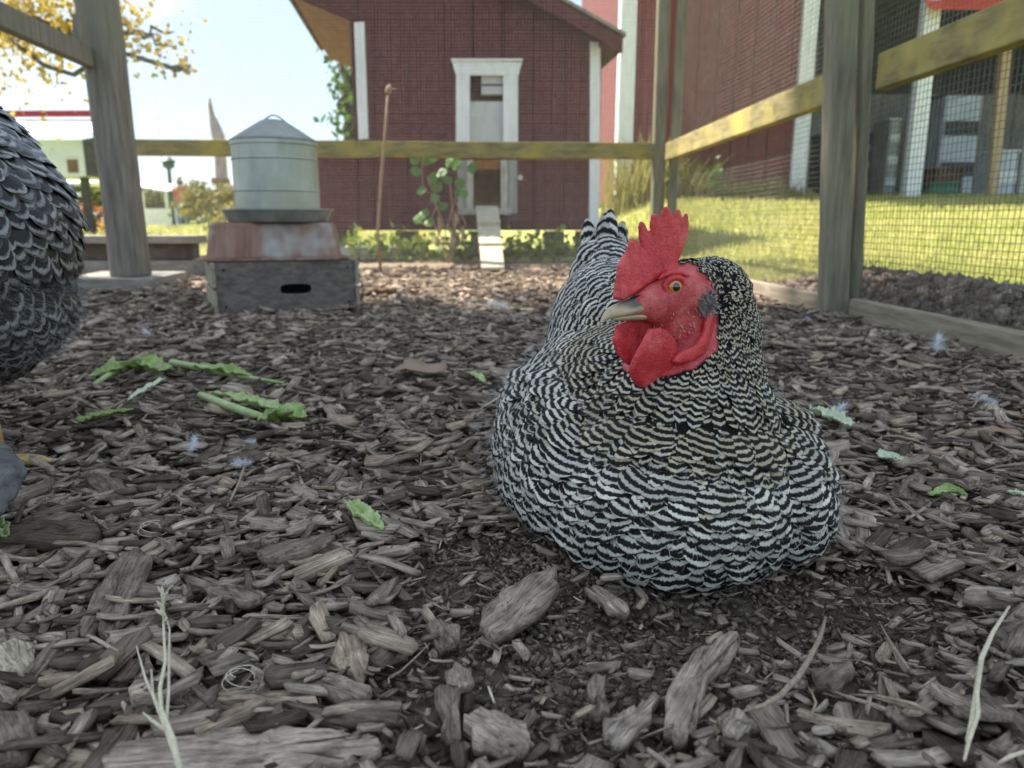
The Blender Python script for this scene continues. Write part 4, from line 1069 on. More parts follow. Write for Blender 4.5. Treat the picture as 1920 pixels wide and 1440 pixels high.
stored("plastic_tub", 1862, 1912, 285, 376, 10.6, 0.5, M['bluegrey'], "pale blue plastic tub at the far right of the barn bay", "tub", 1, M['white'])
stored("grey_cabinet", 1752, 1845, 178, 372, 12.2, 0.6, M['bluegrey'], "tall grey cabinet with dark shelves against the barn back wall", "cabinet", 2, M['hutdark'])
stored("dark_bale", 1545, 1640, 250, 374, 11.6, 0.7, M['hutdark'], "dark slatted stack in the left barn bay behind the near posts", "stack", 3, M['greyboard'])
stored("pale_crate", 1655, 1690, 225, 372, 11.0, 0.5, M['greyboard'], "pale grey crate beside the middle white barn post", "crate", 3, M['greyp'])
q = P(1858, 372, 10.3); q.z = float(terrain(q.x, 10.3)); MB().beam(q, P(1890, 40, 10.3), 0.12, 0.10, (0, 1, 0)).build("timber_prop", M['tanpost'], None, bevel=0.01, label="tan leaning timber prop in the right barn bay", cat="timber")
# weeds along the barn foot
wx, wy, wh = [], [], []
for px, hh in ((1185, 0.75), (1240, 0.5), (1290, 0.42), (1340, 0.2), (1380, 0.22), (1420, 0.25), (1460, 0.15)):
    q = P(px, 380, 9.6); n = 260; wx.append(q.x + rng.normal(0, 0.2, n)); wy.append(9.5 + rng.normal(0, 0.12, n)); wh.append(np.full(n, hh))
o = blades("dry_weeds", np.concatenate(wx), np.concatenate(wy), np.concatenate(wh), 0.02, M['weed']); tag(o, "dry weeds growing along the barn foot", None, None, "stuff")
q = P(1338, 378, 9.2); q.z = float(terrain(q.x, 9.2))
leafy("green_weed", "single fresh green weed standing before the barn wall", q, 60, (0.10, 0.08), 0.40, 0.10, M['leaf_green'], "weed", None, 3)

# ------------------------------------------------------------------ far left: hut, people, pickets, lamp
hy = 12.0
h0, h1 = P(20, 330, hy), P(163, 330, hy)
hc = Vector(((h0.x + h1.x) / 2, hy + 0.6, 0))
root = empty("raised_hut", hc, "small pale blue raised hut with grey metal roof behind the standing hen", "hut")
zt, zm, zbm = P(100, 225, hy).z, P(100, 262, hy).z, P(100, 330, hy).z
MB().box((hc.x, hc.y, (zm + zbm) / 2), (h1.x - h0.x, 1.2, zm - zbm)).build("wall", M['hutwall'], root)
MB().prism([Vector((h0.x - .1, hy - 0.12, zm)), Vector((h1.x + .1, hy - 0.12, zm)), Vector((h1.x + 0.16, hy + .55, zt + 0.05)), Vector((h0.x - .1, hy + .55, zt + 0.05))], (0, 0.02, 0.03)).build("roof", M['metalroof'], root)
MB().prism([Vector((h1.x + .003, hy - 0.02, zbm)), Vector((h1.x + 0.20, hy + 1.2, zbm - .03)), Vector((h1.x + 0.20, hy + 1.2, zt)), Vector((h1.x + .003, hy - 0.02, zm))], (0.02, 0, 0)).build("side_wall", M['hutdark'], root)
wq = P(136, 310, hy - 0.01)
wf = MB().box((wq.x, hy - 0.008, wq.z), (0.16, 0.016, 0.22)).build("window", M['brownbox'], root)
MB().box((wq.x, hy - 0.02, wq.z + 0.10), (0.2, 0.012, 0.02)).build("frame", M['white'], wf)
for px in (30, 158):
    q = P(px, 330, hy + 0.3); MB().box((q.x, hy + 0.3, zbm / 2 - .003), (0.1, 0.1, zbm - .006)).build("leg", M['hutdark'], root)
bz0 = P(100, 214, 12.6)
o = MB(); o.beam(P(-120, 214, 12.6), P(183, 213, 12.6), 0.1, 0.09); o.beam(P(-60, 214, 12.6), Vector((P(-60, 214, 12.6).x, 12.6, 0.0)), 0.1, 0.1, (0, 1, 0)); o.beam(P(184, 214, 12.6), Vector((P(184, 214, 12.6).x, 12.6, 0.0)), 0.08, 0.08, (0, 1, 0))
o.build("red_beam_frame", M['redtrim'], None, label="dark red horizontal beam on posts above the hut roof", cat="beam")
# low white tent roof
root = empty("white_canopy", P(165, 335, 16.0) - Vector((0, 0, P(165, 335, 16.0).z)), "low white canopy roof below the hut", "canopy")
ca, cb2 = P(120, 345, 16), P(205, 345, 16); cp_ = P(150, 327, 16.5)
MB().add([(ca.x, 15.4, ca.z), (cb2.x, 15.4, cb2.z), (cb2.x, 17.4, cb2.z), (ca.x, 17.4, ca.z), (ca.x + .3, 16.4, cp_.z + .05), (cb2.x - .35, 16.4, cp_.z + .05), (ca.x, 15.4, ca.z - .04), (cb2.x, 15.4, cb2.z - .04)], [(0, 1, 5, 4), (1, 2, 5), (2, 3, 4, 5), (3, 0, 4), (0, 6, 7, 1)]).build("roof_cloth", M['white'], root)
for px in (124, 201):
    q = P(px, 345, 15.45); MB().box((q.x, 15.45, q.z / 2 - .03), (0.04, 0.04, q.z - .06)).build("pole", M['white'], root)
# second canopy right of the post
root = empty("white_canopy", P(290, 350, 20) - Vector((0, 0, P(290, 350, 20).z)), "far low white canopy right of the round post", "canopy")
ca, cb2 = P(262, 350, 20), P(312, 358, 20)
MB().prism([ca, cb2, P(318, 346, 21), P(262, 342, 21)], (0, 0.3, 0.02)).build("roof_cloth", M['white'], root)
for px in (266, 310):
    q = P(px, 354, 20.1); MB().box((q.x, 20.1, q.z / 2 - .03), (0.05, 0.05, q.z - .06)).build("pole", M['white'], root)
# lamp post
lb_ = P(327, 425, 22); lb_.z = 0
root = empty("street_lamp", lb_, "dark green lamp post standing right of the round post", "lamp")
lt = P(327, 318, 22); mb = MB(); mb.tube([lb_, Vector((lb_.x, 22, lt.z * .15)), Vector((lb_.x, 22, lt.z))], [0.09, 0.055, 0.05], 10); mb.build("pole", M['lampgreen'], root)
mb = MB(); mb.lathe([(0.05, 0), (0.14, 0.06), (0.16, 0.10), (0.16, 0.2), (0.22, 0.22), (0.05, 0.34)], (lb_.x, 22, lt.z), 12); mb.build("lantern", M['lampgreen'], root)
# tall leaning carved pole in front of the cloud
tb = P(412, 345, 18); tb.z = 0
root = empty("leaning_snag", tb, "tall weathered leaning snag with pointed tip before the cloud", "snag")
path = [tb, P(416, 345, 18), P(413, 290, 18), P(409, 255, 18), P(402, 232, 18), P(397, 215, 18), P(394, 185, 18)]
mb = MB(); mb.tube(path, [0.16, 0.15, 0.13, 0.15, 0.11, 0.06, 0.02], 10); mb.build("trunk", M['bluegrey'] if False else pmat("mauve_weathered_wood", [(0.3, (0.26, 0.22, 0.25)), (0.7, (0.42, 0.37, 0.40))], (6, 6, 1), 3, bmp=.3), root, smooth=True)
mb = MB(); mb.tube([P(397, 215, 17.95), P(394, 200, 17.95), P(393, 182, 17.95)], [0.05, 0.04, 0.01], 8); mb.build("tip", M['stem'], root)
q = P(414, 340, 17.8); MB().box((q.x, 17.8, q.z), (0.34, 0.3, 0.14)).build("collar", M['brownbox'], root, bevel=.02)
# picket fence
root = empty("picket_fence", (P(300, 425, 26).x, 26, 0), "low white picket fence far beyond the round post", "fence")
for k in range(16):
    q = P(262 + k * 4.6, 425, 26); pk = MB().prism([Vector((q.x - .035, 26, 0.0)), Vector((q.x + .035, 26, 0.0)), Vector((q.x + .035, 26, 0.62)), Vector((q.x, 26, 0.70)), Vector((q.x - .035, 26, 0.62))], (0, 0.02, 0)).build("picket", M['white'], root)
for z in (0.18, 0.5):
    MB().beam((P(258, 425, 26).x, 26.04, z), (P(336, 425, 26).x, 26.04, z), 0.03, 0.06).build("rail", M['white'], root)

def person(label, px, py_foot, Y, hgt, shirt, trousers, yawd=0):
    base_ = P(px, py_foot, Y); base_.z = 0
    root_ = empty("person", base_, label, "person")
    k = hgt / 1.7
    V_ = [(0,0,.95),(0,0,1.15),(0,0,1.38),(0,.01,1.48),(0,-.01,1.60),(.1,0,.9),(.11,-.03,.5),(.11,0,.07),(.11,-.13,.03),(-.1,0,.9),(-.13,.05,.5),(-.14,.1,.07),(-.14,-.03,.03),(.19,0,1.36),(.25,.02,1.1),(.22,-.12,.9),(.21,-.17,.82),(-.19,0,1.36),(-.25,.02,1.1),(-.24,-.08,.88),(-.23,-.12,.8)]
    E_ = [(0,1),(1,2),(2,3),(3,4),(0,5),(5,6),(6,7),(7,8),(0,9),(9,10),(10,11),(11,12),(2,13),(13,14),(14,15),(15,16),(2,17),(17,18),(18,19),(19,20)]
    rad = [.15,.14,.16,.06,.10,.10,.07,.05,.045,.10,.07,.05,.045,.07,.05,.04,.035,.07,.05,.04,.035]
    me = bpy.data.meshes.new("body"); me.from_pydata([tuple(Vector(v) * k) for v in V_], E_, [])
    o = bpy.data.objects.new("body", me); scene.collection.objects.link(o)
    sm = o.modifiers.new("skin", 'SKIN'); o.modifiers.new("sub", 'SUBSURF').render_levels = 1
    for i, r_ in enumerate(rad): me.skin_vertices[0].data[i].radius = (r_ * k, r_ * k * .8)
    me.skin_vertices[0].data[0].use_root = True
    dg = bpy.context.evaluated_depsgraph_get(); nm = bpy.data.meshes.new_from_object(o.evaluated_get(dg)); bpy.data.objects.remove(o)
    m, nt, b = nodes("person_clothes")
    sp = nt.nodes.new("ShaderNodeSeparateXYZ"); lk(nt, objco(nt), sp.inputs[0])
    c = mixc(nt, math_n(nt, 'GREATER_THAN', sp.outputs["Z"], 0.92 * k), trousers, shirt)
    c = mixc(nt, math_n(nt, 'GREATER_THAN', sp.outputs["Z"], 1.44 * k), c, (0.45, 0.27, 0.19))
    c = mixc(nt, math_n(nt, 'LESS_THAN', sp.outputs["Z"], 0.07 * k), c, (0.05, 0.05, 0.05))
    lk(nt, c, b.inputs["Base Color"]); b.inputs["Roughness"].default_value = .8
    nm.polygons.foreach_set("use_smooth", np.ones(len(nm.polygons), dtype=bool))
    ob = link_mesh("body", nm, m, root_)
    mb = MB(); mb.lathe([(0.06, 1.70), (0.105, 1.66), (0.112, 1.60), (0.10, 1.56)], (0, 0, 0), 14)
    mb.v = [(v[0]*k + base_.x, v[1]*k + base_.y + .02*k, v[2]*k) for v in mb.v]
    mb.build("hair", M['bark_tree'], root_, smooth=True)
    root_.rotation_euler.z = R(yawd)
person("person in a red top and blue trousers standing on the far lawn", 346, 440, 26, 1.6, (0.50, 0.07, 0.08), (0.08, 0.20, 0.50), 20)
person("person in dark blue standing far away beside the standing hen", 137, 440, 26, 1.75, (0.13, 0.12, 0.20), (0.16, 0.20, 0.36), -30)
# flowers, bushes, treeline
def bush(name, label, px, py, Y, r_, n, size, mat, cat="bush", group=None, zc=None):
    q = P(px, py, Y); base_ = Vector((q.x, Y, 0)); root_ = empty(name, base_, label, cat, group)
    mb = MB()
    for k in range(5): branch(mb, base_, base_ + Vector((rng.normal(0, r_[0] * .4), rng.normal(0, r_[1] * .4), r_[2] * rng.uniform(.8, 1.6))), 0.03, 0.008, 700 + k)
    mb.build("trunk", M['bark_tree'], root_)
    ncl = max(6, n // 50); u = rng.normal(0, 1, (ncl, 3)); u /= np.linalg.norm(u, axis=1)[:, None]; u *= rng.uniform(.3, 1, (ncl, 1)) ** .5
    cl = u * np.array(r_) + np.array([q.x, Y, max(q.z, r_[2] * .8)])
    C = cl[rng.integers(0, ncl, n)] + rng.normal(0, .14, (n, 3)) * np.array(r_) * 1.6
    C[:, 2] = np.maximum(C[:, 2], 0.02)
    leaf_cloud("crown", C, None, size, mat, root_, squash=.8)
bush("flower_bush", "bed of red flowers between the standing hen and the round post", 172, 412, 14, (0.36, 0.4, 0.28), 700, 0.07, M['flower'], "flowers")
bush("autumn_bush", "tall tan-green bush left of the waterer", 405, 395, 15, (0.60, 0.6, 0.42), 1300, 0.10, M['bush'])
bush("autumn_bush", "small yellowish bush low beside the basin", 425, 425, 12, (0.36, 0.4, 0.24), 500, 0.08, M['bush'])
bush("far_tree", "far green tree mass left of the round post", 150, 385, 45, (3.2, 1.5, 1.2), 1500, 0.35, M['treeline'], "tree", "far trees")
bush("far_tree", "far green tree mass between the round post and the lamp post", 285, 385, 45, (2.4, 1.5, 1.0), 1300, 0.35, M['treeline'], "tree", "far trees")
bush("far_tree", "far tree mass directly behind the lamp post and red-topped person", 355, 388, 48, (1.8, 1.5, 1.2), 1200, 0.35, M['treeline'], "tree", "far trees")
# dead leaves on the sunny strip
for k, (px, py, lb) in enumerate(((318, 476, "brown dead leaf left of the basin on the sunny strip"), (300, 484, "curled dead leaf close to the round post foot"), (335, 470, "orange dead leaf just left of the basin rim"), (722, 556, "curled orange-brown leaf right of the crate"))):
    q = G(px, py, 0.02); rr_ = 0.045 if k < 3 else 0.05; mb = MB(); pts = []
    for i in range(7):
        for j in range(5):
            u, v = i / 6 - .5, j / 4 - .5
            wv = math.cos(u * math.pi) ** .6 if abs(u) < .5 else 0.05
            pts.append(q + Vector((u * rr_ * 1.5, v * rr_ * wv, 0.006 + rr_ * (1.3 * v * v + .5 * u * u) + 0.004 * math.sin(i * 2 + j))))
    mb.add(pts, [(i*5+j, (i+1)*5+j, (i+1)*5+j+1, i*5+j+1) for i in range(6) for j in range(4)])
    o = mb.build("dead_leaf", M['leaf_dry'], None, smooth=True, label=lb, cat="leaf", group="dead leaves on the ground")
    o.modifiers.new("thick", 'SOLIDIFY').thickness = 0.0008

# ------------------------------------------------------------------ hens
def ellipsoids_to_body(blobs, voxel, smooth_it, name):
    """one continuous skin round a set of posed ellipsoids"""
    bm = bmesh.new()
    for c, r_, rot in blobs:
        mat4 = Matrix.Translation(Vector(c)) @ (rot.to_4x4() if rot is not None else Matrix.Identity(4)) @ Matrix.Diagonal((*r_, 1))
        bmesh.ops.create_icosphere(bm, subdivisions=4, radius=1.0, matrix=mat4)
    me = bpy.data.meshes.new(name); bm.to_mesh(me); bm.free()
    o = bpy.data.objects.new(name, me); scene.collection.objects.link(o)
    rm = o.modifiers.new("remesh", 'REMESH'); rm.mode = 'VOXEL'; rm.voxel_size = voxel; rm.use_smooth_shade = True
    s = o.modifiers.new("smooth", 'SMOOTH'); s.factor = 0.6; s.iterations = smooth_it
    dg = bpy.context.evaluated_depsgraph_get()
    nm = bpy.data.meshes.new_from_object(o.evaluated_get(dg))
    bpy.data.objects.remove(o)
    return nm
def mesh_arrays(me):
    n = len(me.vertices); V = np.empty(n * 3, np.float32); me.vertices.foreach_get("co", V); V = V.reshape(-1, 3)
    me.calc_loop_triangles(); t = len(me.loop_triangles); T = np.empty(t * 3, np.int32); me.loop_triangles.foreach_get("vertices", T); T = T.reshape(-1, 3)
    Nn = np.empty(n * 3, np.float32); me.vertices.foreach_get("normal", Nn)
    return V.astype(float), T, Nn.reshape(-1, 3).astype(float)
def sample_surface(V, T, Nn, n, rg):
    a, b, c = V[T[:, 0]], V[T[:, 1]], V[T[:, 2]]
    ar = np.linalg.norm(np.cross(b - a, c - a), axis=1); p = ar / ar.sum()
    t = rg.choice(len(T), n, p=p); u, v = rg.uniform(0, 1, (2, n)); k = u + v > 1; u[k], v[k] = 1 - u[k], 1 - v[k]
    w = 1 - u - v
    Pn = a[t] * w[:, None] + b[t] * u[:, None] + c[t] * v[:, None]
    Nv = Nn[T[t, 0]] * w[:, None] + Nn[T[t, 1]] * u[:, None] + Nn[T[t, 2]] * v[:, None]
    return Pn, Nv / np.linalg.norm(Nv, axis=1)[:, None]
def thin(Pn, rad):
    """keep points no closer than rad to each other"""
    h = {}; keep = []; g = float(rad.max())
    cells = np.floor(Pn / g).astype(int)
    for i in range(len(Pn)):
        cx_, cy_, cz_ = cells[i]; ok = True; r2 = rad[i] ** 2; p = Pn[i]
        for dx in (-1, 0, 1):
            for dy in (-1, 0, 1):
                for dz in (-1, 0, 1):
                    for j in h.get((cx_ + dx, cy_ + dy, cz_ + dz), ()):
                        q = Pn[j]; d = (p[0]-q[0])**2 + (p[1]-q[1])**2 + (p[2]-q[2])**2
                        if d < r2: ok = False; break
                    if not ok: break
                if not ok: break
            if not ok: break
        if ok:
            keep.append(i); h.setdefault((cx_, cy_, cz_), []).append(i)
    return np.array(keep)
def nrm(a): return a / np.maximum(np.linalg.norm(a, axis=1), 1e-9)[:, None]
def feather_mesh(name, Pn, Nn, D, L, Wd, phase0, lam, warm, rg, parent, mat, lift=0.16, nu=5, nv=6, cup=0.16, sink=0.03, chev=0.42):
    """one curved vane per feather; attributes: bar = barring phase, u = across the vane, v = along, warm, rnd"""
    n = len(Pn); D = nrm(D - (D * Nn).sum(1)[:, None] * Nn); S = np.cross(Nn, D)
    us = np.linspace(-1, 1, nu); vs = np.linspace(0, 1, nv)
    lf = lift * rg.uniform(0.5, 1.5, n); tw = rg.normal(0, 0.10, n)
    V = np.zeros((n, nv, nu, 3)); bar = np.zeros((n, nv, nu)); aU = np.zeros((n, nv, nu)); aV = np.zeros((n, nv, nu))
    for iv, v in enumerate(vs):
        w = (0.45 + 1.0 * v - 0.0 * v) if v < 0.5 else 0.95 - 0.0
        w = min(1.0, 0.42 + 1.25 * v) * (1.0 if v < 0.72 else math.sqrt(max(0.0, 1 - ((v - 0.72) / 0.34) ** 2)))
        for iu, u in enumerate(us):
            ve = v - 0.10 * u * u * v
            along = (ve * L)[:, None] * D
            side = (u * w * Wd * 0.5)[:, None] * S
            h = -sink * L + 0.0006 + L * (lf * ve - 0.5 * lf * ve * ve * 1.15) - cup * Wd * u * u * w * 0.5 + tw * u * w * Wd * 0.5
            q_ = Pn + along + side + Nn * h[:, None]; q_[:, 2] = np.maximum(q_[:, 2], terrain(q_[:, 0], q_[:, 1]) + 0.001 + 0.0004 * iv); V[:, iv, iu] = q_
            bar[:, iv, iu] = phase0 + ve * L / lam + chev * u * u
            aU[:, iv, iu] = u; aV[:, iv, iu] = v
    k = np.arange(nv * nu).reshape(nv, nu)
    q = np.stack([k[:-1, :-1].ravel(), k[:-1, 1:].ravel(), k[1:, 1:].ravel(), k[1:, :-1].ravel()], 1)
    F = (q[None] + (np.arange(n) * nv * nu)[:, None, None]).reshape(-1, 4)
    m = nv * nu; o0 = np.array(wloc(parent))
    me = mesh_np(name, V.reshape(-1, 3) - o0[None], F, attrs={"bar": bar.ravel(), "fu": aU.ravel(), "fv": aV.ravel(), "warm": np.repeat(warm, m), "rnd": np.repeat(rg.uniform(0, 1, n), m)}, smooth=True)
    o = link_mesh(name, me, mat, parent); o["kind"] = "stuff"
    return o
def feather_material(name, white, black, cream, duty=0.5, edge=0.0, soft=0.10, rough=0.6, sheen=0.12, jagk=0.70):
    m, nt, b = nodes(name)
    bar, u, v, rnd, warm = [attr(nt, k) for k in ("bar", "fu", "fv", "rnd", "warm")]
    # barbs: fine streaks running outwards from the shaft
    cb = nt.nodes.new("ShaderNodeCombineXYZ")
    au = math_n(nt, 'ABSOLUTE', u)
    lk(nt, math_n(nt, 'ADD', math_n(nt, 'MULTIPLY', math_n(nt, 'SUBTRACT', v, math_n(nt, 'MULTIPLY', au, 0.22)), 1.0), math_n(nt, 'MULTIPLY', rnd, 31.0)), cb.inputs["X"])
    lk(nt, math_n(nt, 'MULTIPLY', u, 0.05), cb.inputs["Y"]); lk(nt, math_n(nt, 'MULTIPLY', rnd, 77.0), cb.inputs["Z"])
    barb = noise(nt, cb.outputs[0], 34, 3, 0.7)
    cb2 = nt.nodes.new("ShaderNodeCombineXYZ"); lk(nt, u, cb2.inputs["X"]); lk(nt, math_n(nt, 'MULTIPLY', v, 0.35), cb2.inputs["Y"]); lk(nt, math_n(nt, 'MULTIPLY', rnd, 53.0), cb2.inputs["Z"])
    jag = noise(nt, cb2.outputs[0], 9, 3, 0.7)
    ph = math_n(nt, 'ADD', bar, math_n(nt, 'MULTIPLY', math_n(nt, 'SUBTRACT', jag, 0.5), jagk))
    ph = math_n(nt, 'ADD', ph, math_n(nt, 'MULTIPLY', math_n(nt, 'SUBTRACT', barb, 0.5), 0.34))
    s = math_n(nt, 'SINE', math_n(nt, 'MULTIPLY', ph, 2 * math.pi))
    th = math.cos(math.pi * duty)
    k = ramp(nt, math_n(nt, 'ADD', math_n(nt, 'MULTIPLY', math_n(nt, 'SUBTRACT', s, th), 0.5), 0.5), [(0.5 - soft, (0, 0, 0)), (0.5 + soft, (1, 1, 1))])
    wcol = mixc(nt, warm, white, cream)
    wcol = mixc(nt, 1.0, wcol, ramp(nt, barb, [(0.3, (0.62, 0.62, 0.62)), (0.6, (1, 1, 1))]), 'MULTIPLY')
    wcol = mixc(nt, 1.0, wcol, ramp(nt, rnd, [(0.0, (0.66, 0.66, 0.67)), (1.0, (1.12, 1.12, 1.11))]), 'MULTIPLY')
    bcol = mixc(nt, math_n(nt, 'MULTIPLY', ramp(nt, barb, [(0.5, (0, 0, 0)), (0.8, (1, 1, 1))]), 0.35), black, tuple(x * 5 for x in black))
    col = mixc(nt, k, bcol, wcol)
    if edge:
        rim = math_n(nt, 'MAXIMUM', math_n(nt, 'POWER', au, 9.0), math_n(nt, 'POWER', v, 14.0))
        col = mixc(nt, math_n(nt, 'MULTIPLY', rim, edge, None, True), col, white)
    # dark bare quill side near the root, pale shaft
    lk(nt, col, b.inputs["Base Color"]); b.inputs["Roughness"].default_value = rough; b.inputs["Specular IOR Level"].default_value = sheen
    bump(nt, b, barb, 0.5, 0.0006)
    return m
M['fe_body'] = feather_material("barred_feather", (0.67, 0.62, 0.545), (0.012, 0.011, 0.010), (0.62, 0.57, 0.45), duty=0.44)
M['fe_hackle'] = feather_material("barred_hackle_feather", (0.58, 0.57, 0.52), (0.011, 0.009, 0.008), (0.52, 0.44, 0.29), duty=0.40)
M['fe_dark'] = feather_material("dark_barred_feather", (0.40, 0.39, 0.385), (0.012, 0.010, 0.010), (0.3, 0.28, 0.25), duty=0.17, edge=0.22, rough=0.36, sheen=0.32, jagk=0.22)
def down_material(name, c):
    m, nt, b = nodes(name)
    lk(nt, mixc(nt, attr(nt, "rnd"), c, tuple(min(1, x * 1.6) for x in c)), b.inputs["Base Color"]); b.inputs["Roughness"].default_value = 0.7
    return m
M['down_w'] = down_material("white_down", (0.55, 0.57, 0.60)); M['down_g'] = down_material("grey_down", (0.16, 0.155, 0.15)); M['barb'] = down_material("feather_barbs", (0.30, 0.30, 0.30))
def hairs(name, Pn, Nn, D, L, w, rg, parent, mat, lift=0.5, kind=True):
    """fine separate barbs as narrow curved strips"""
    n = len(Pn); D = nrm(nrm(D) + rg.normal(0, 0.35, (n, 3)) + Nn * lift * rg.uniform(0.3, 1.3, (n, 1))); S = nrm(np.cross(D, rg.normal(0, 1, (n, 3))))
    B = nrm(rg.normal(0, 1, (n, 3))) * 0.18
    L = L[:, None]; V = np.stack([Pn - S * w, Pn + S * w, Pn + D * L * .5 + S * w * .8 + B * L * .3, Pn + D * L * .5 - S * w * .8 + B * L * .3, Pn + D * L + B * L], 1)
    b = (np.arange(n) * 5)[:, None]
    F = np.concatenate([b + np.array([[0, 1, 2]]), b + np.array([[0, 2, 3]]), b + np.array([[3, 2, 4]])])
    o0 = np.array(wloc(parent)) if parent is not None else np.zeros(3)
    me = mesh_np(name, V.reshape(-1, 3) - o0, F, attrs={"rnd": np.repeat(rg.uniform(0, 1, n), 5)})
    o = link_mesh(name, me, mat, parent)
    if kind: o["kind"] = "stuff"
    return o

# ---- the sitting hen: head frame
HC = P(1292, 548, 0.545)                              # middle of the skull
HF = Vector((-0.86, -0.50, -0.06)).normalized(); HS = Vector((0, 0, 1)).cross(HF).normalized(); HU = HF.cross(HS).normalized()
HK = 0.545 / 1.0 / FPX                                 # metres per photo pixel at the head
def H(a, h, s=0.0): return HC + HF * a + HU * h + HS * s
def hp(px, py, s=0.0):                                 # head-frame (a, h) of a photo pixel for a feature at lateral s
    dx, dy = (px - 1292) * HK, (548 - py) * HK
    return (HS.x * s - dx) / -HF.x * 1.0, dy - 0.0
def Hp(px, py, s=0.0):
    a, h = hp(px, py, s); return H(a, h, s)
rgh = np.random.default_rng(21)
def E(px, py, Y, rx, ry, rz, rot=None): return (P(px, py, Y), (rx, ry, rz), rot)
hrot = Matrix((HF, HS, HU)).transposed()
hen_base = Vector((0.12, 0.66, float(terrain(0.12, 0.66))))
blobs = [
    ((0.118, 0.680, 0.070), (0.110, 0.180, 0.086), None),          # trunk
    ((0.122, 0.562, 0.046), (0.098, 0.108, 0.068), None),          # breast
    ((0.045, 0.655, 0.056), (0.053, 0.145, 0.072), Matrix.Rotation(R(4), 3, 'Y')),    # her right wing (left in the picture)
    ((0.199, 0.606, 0.046), (0.050, 0.120, 0.064), Matrix.Rotation(R(-8), 3, 'Y')),   # other wing
    ((0.116, 0.770, 0.128), (0.072, 0.120, 0.070), Matrix.Rotation(R(22), 3, 'X')),   # back and saddle
    ((0.106, 0.830, 0.172), (0.036, 0.066, 0.040), Matrix.Rotation(R(40), 3, 'X')),   # tail root
    (P(1268, 880, 0.552), (0.084, 0.080, 0.072), None),
    (P(1135, 800, 0.625), (0.040, 0.050, 0.042), None), (P(1410, 850, 0.580), (0.044, 0.055, 0.046), None),            # crop
    (P(1282, 770, 0.562), (0.066, 0.064, 0.060), None),            # neck base
    (P(1305, 690, 0.568), (0.050, 0.052, 0.048), None),            # neck
    (P(1328, 622, 0.572), (0.038, 0.044, 0.042), None),
    (P(1330, 572, 0.570), (0.032, 0.038, 0.036), None),
    (H(0.000, 0.000), (0.033, 0.0205, 0.0235), hrot),              # skull
    (H(0.026, -0.004), (0.026, 0.0150, 0.0165), hrot),             # face
    (H(0.040, -0.004), (0.018, 0.0105, 0.0120), hrot),
    (H(0.006, -0.022), (0.024, 0.0170, 0.0200), hrot),             # jaw and throat
]
body_me = ellipsoids_to_body(blobs, 0.0034, 7, "body")
bV, bT, bN = mesh_arrays(body_me)
# sink the underside into the hollow she sits in
Hn = [np.array(x) for x in (HF, HS, HU)]; HCn = np.array(HC)
def head_coords(X):
    d = X - HCn; return d @ Hn[0], d @ Hn[2], d @ Hn[1]
face_poly = [hp(1238, 486), hp(1300, 492), hp(1334, 535), hp(1338, 590), hp(1326, 640), hp(1290, 672), hp(1230, 690), hp(1080, 660), hp(1080, 480)]
def face_mask(X):
    a, h, s = head_coords(X); near_ = (np.linalg.norm(X - HCn, axis=1) < 0.085) & (np.abs(s) < 0.030)
    # the outline was read off the near side of the head: shift by the lateral position
    return near_ & in_poly(a - 0.012 * np.clip(np.abs(s) / 0.02, 0, 1), h, face_poly)
fm = face_mask(bV).astype(float)
hen = empty("hen", hen_base, "black and white barred hen sitting on the mulch, red comb and wattles", "hen")
body_me.attributes.new("face", 'FLOAT', 'POINT').data.foreach_set("value", fm.astype(np.float32))
V2 = bV - np.array(hen_base)[None]; body_me.vertices.foreach_set("co", V2.astype(np.float32).ravel())
def flesh(name, c1, c2, c3):
    m, nt, b = nodes(name); co = objco(nt)
    vo = nt.nodes.new("ShaderNodeTexVoronoi"); vo.inputs["Scale"].default_value = 620; lk(nt, co, vo.inputs["Vector"])
    n1 = noise(nt, co, 55, 5, 0.65); n2 = noise(nt, co, 420, 5, 0.7); n3 = noise(nt, co, 200, 4, 0.7, (1, 1, 0.25))
    col = ramp(nt, n1, [(0.28, c1), (0.5, c2), (0.72, c3)])
    col = mixc(nt, ramp(nt, n2, [(0.5, (0, 0, 0)), (0.75, (0.5, 0.5, 0.5))]), col, c3)
    col = mixc(nt, ramp(nt, n3, [(0.25, (0.75, 0.75, 0.75)), (0.45, (0, 0, 0))]), col, tuple(x * 0.45 for x in c1))
    lk(nt, col, b.inputs["Base Color"]); b.inputs["Roughness"].default_value = 0.42; b.inputs["Specular IOR Level"].default_value = 0.5
    b.inputs["Subsurface Weight"].default_value = 0.12; b.inputs["Subsurface Radius"].default_value = (0.006, 0.0015, 0.001); b.inputs["Subsurface Scale"].default_value = 0.5
    bump(nt, b, math_n(nt, 'ADD', math_n(nt, 'MULTIPLY', vo.outputs["Distance"], -0.5), math_n(nt, 'ADD', n2, n3)), 0.45, 0.0014)
    return m, nt, b, col
M['comb'] = flesh("red_comb_flesh", (0.42, 0.016, 0.024), (0.60, 0.035, 0.042), (0.74, 0.13, 0.12))[0]
m_, nt_, b_, col_ = flesh("hen_skin", (0.34, 0.022, 0.028), (0.52, 0.055, 0.058), (0.66, 0.20, 0.17))
lk(nt_, mixc(nt_, attr(nt_, "face"), (0.014, 0.013, 0.012), col_), b_.inputs["Base Color"]); lk(nt_, math_n(nt_, "MULTIPLY", attr(nt_, "face"), 0.5), b_.inputs["Specular IOR Level"]); M['skin'] = m_  # body skin painted near-black so gaps between feathers read as shadow
body = link_mesh("body", body_me, M['skin'], hen)

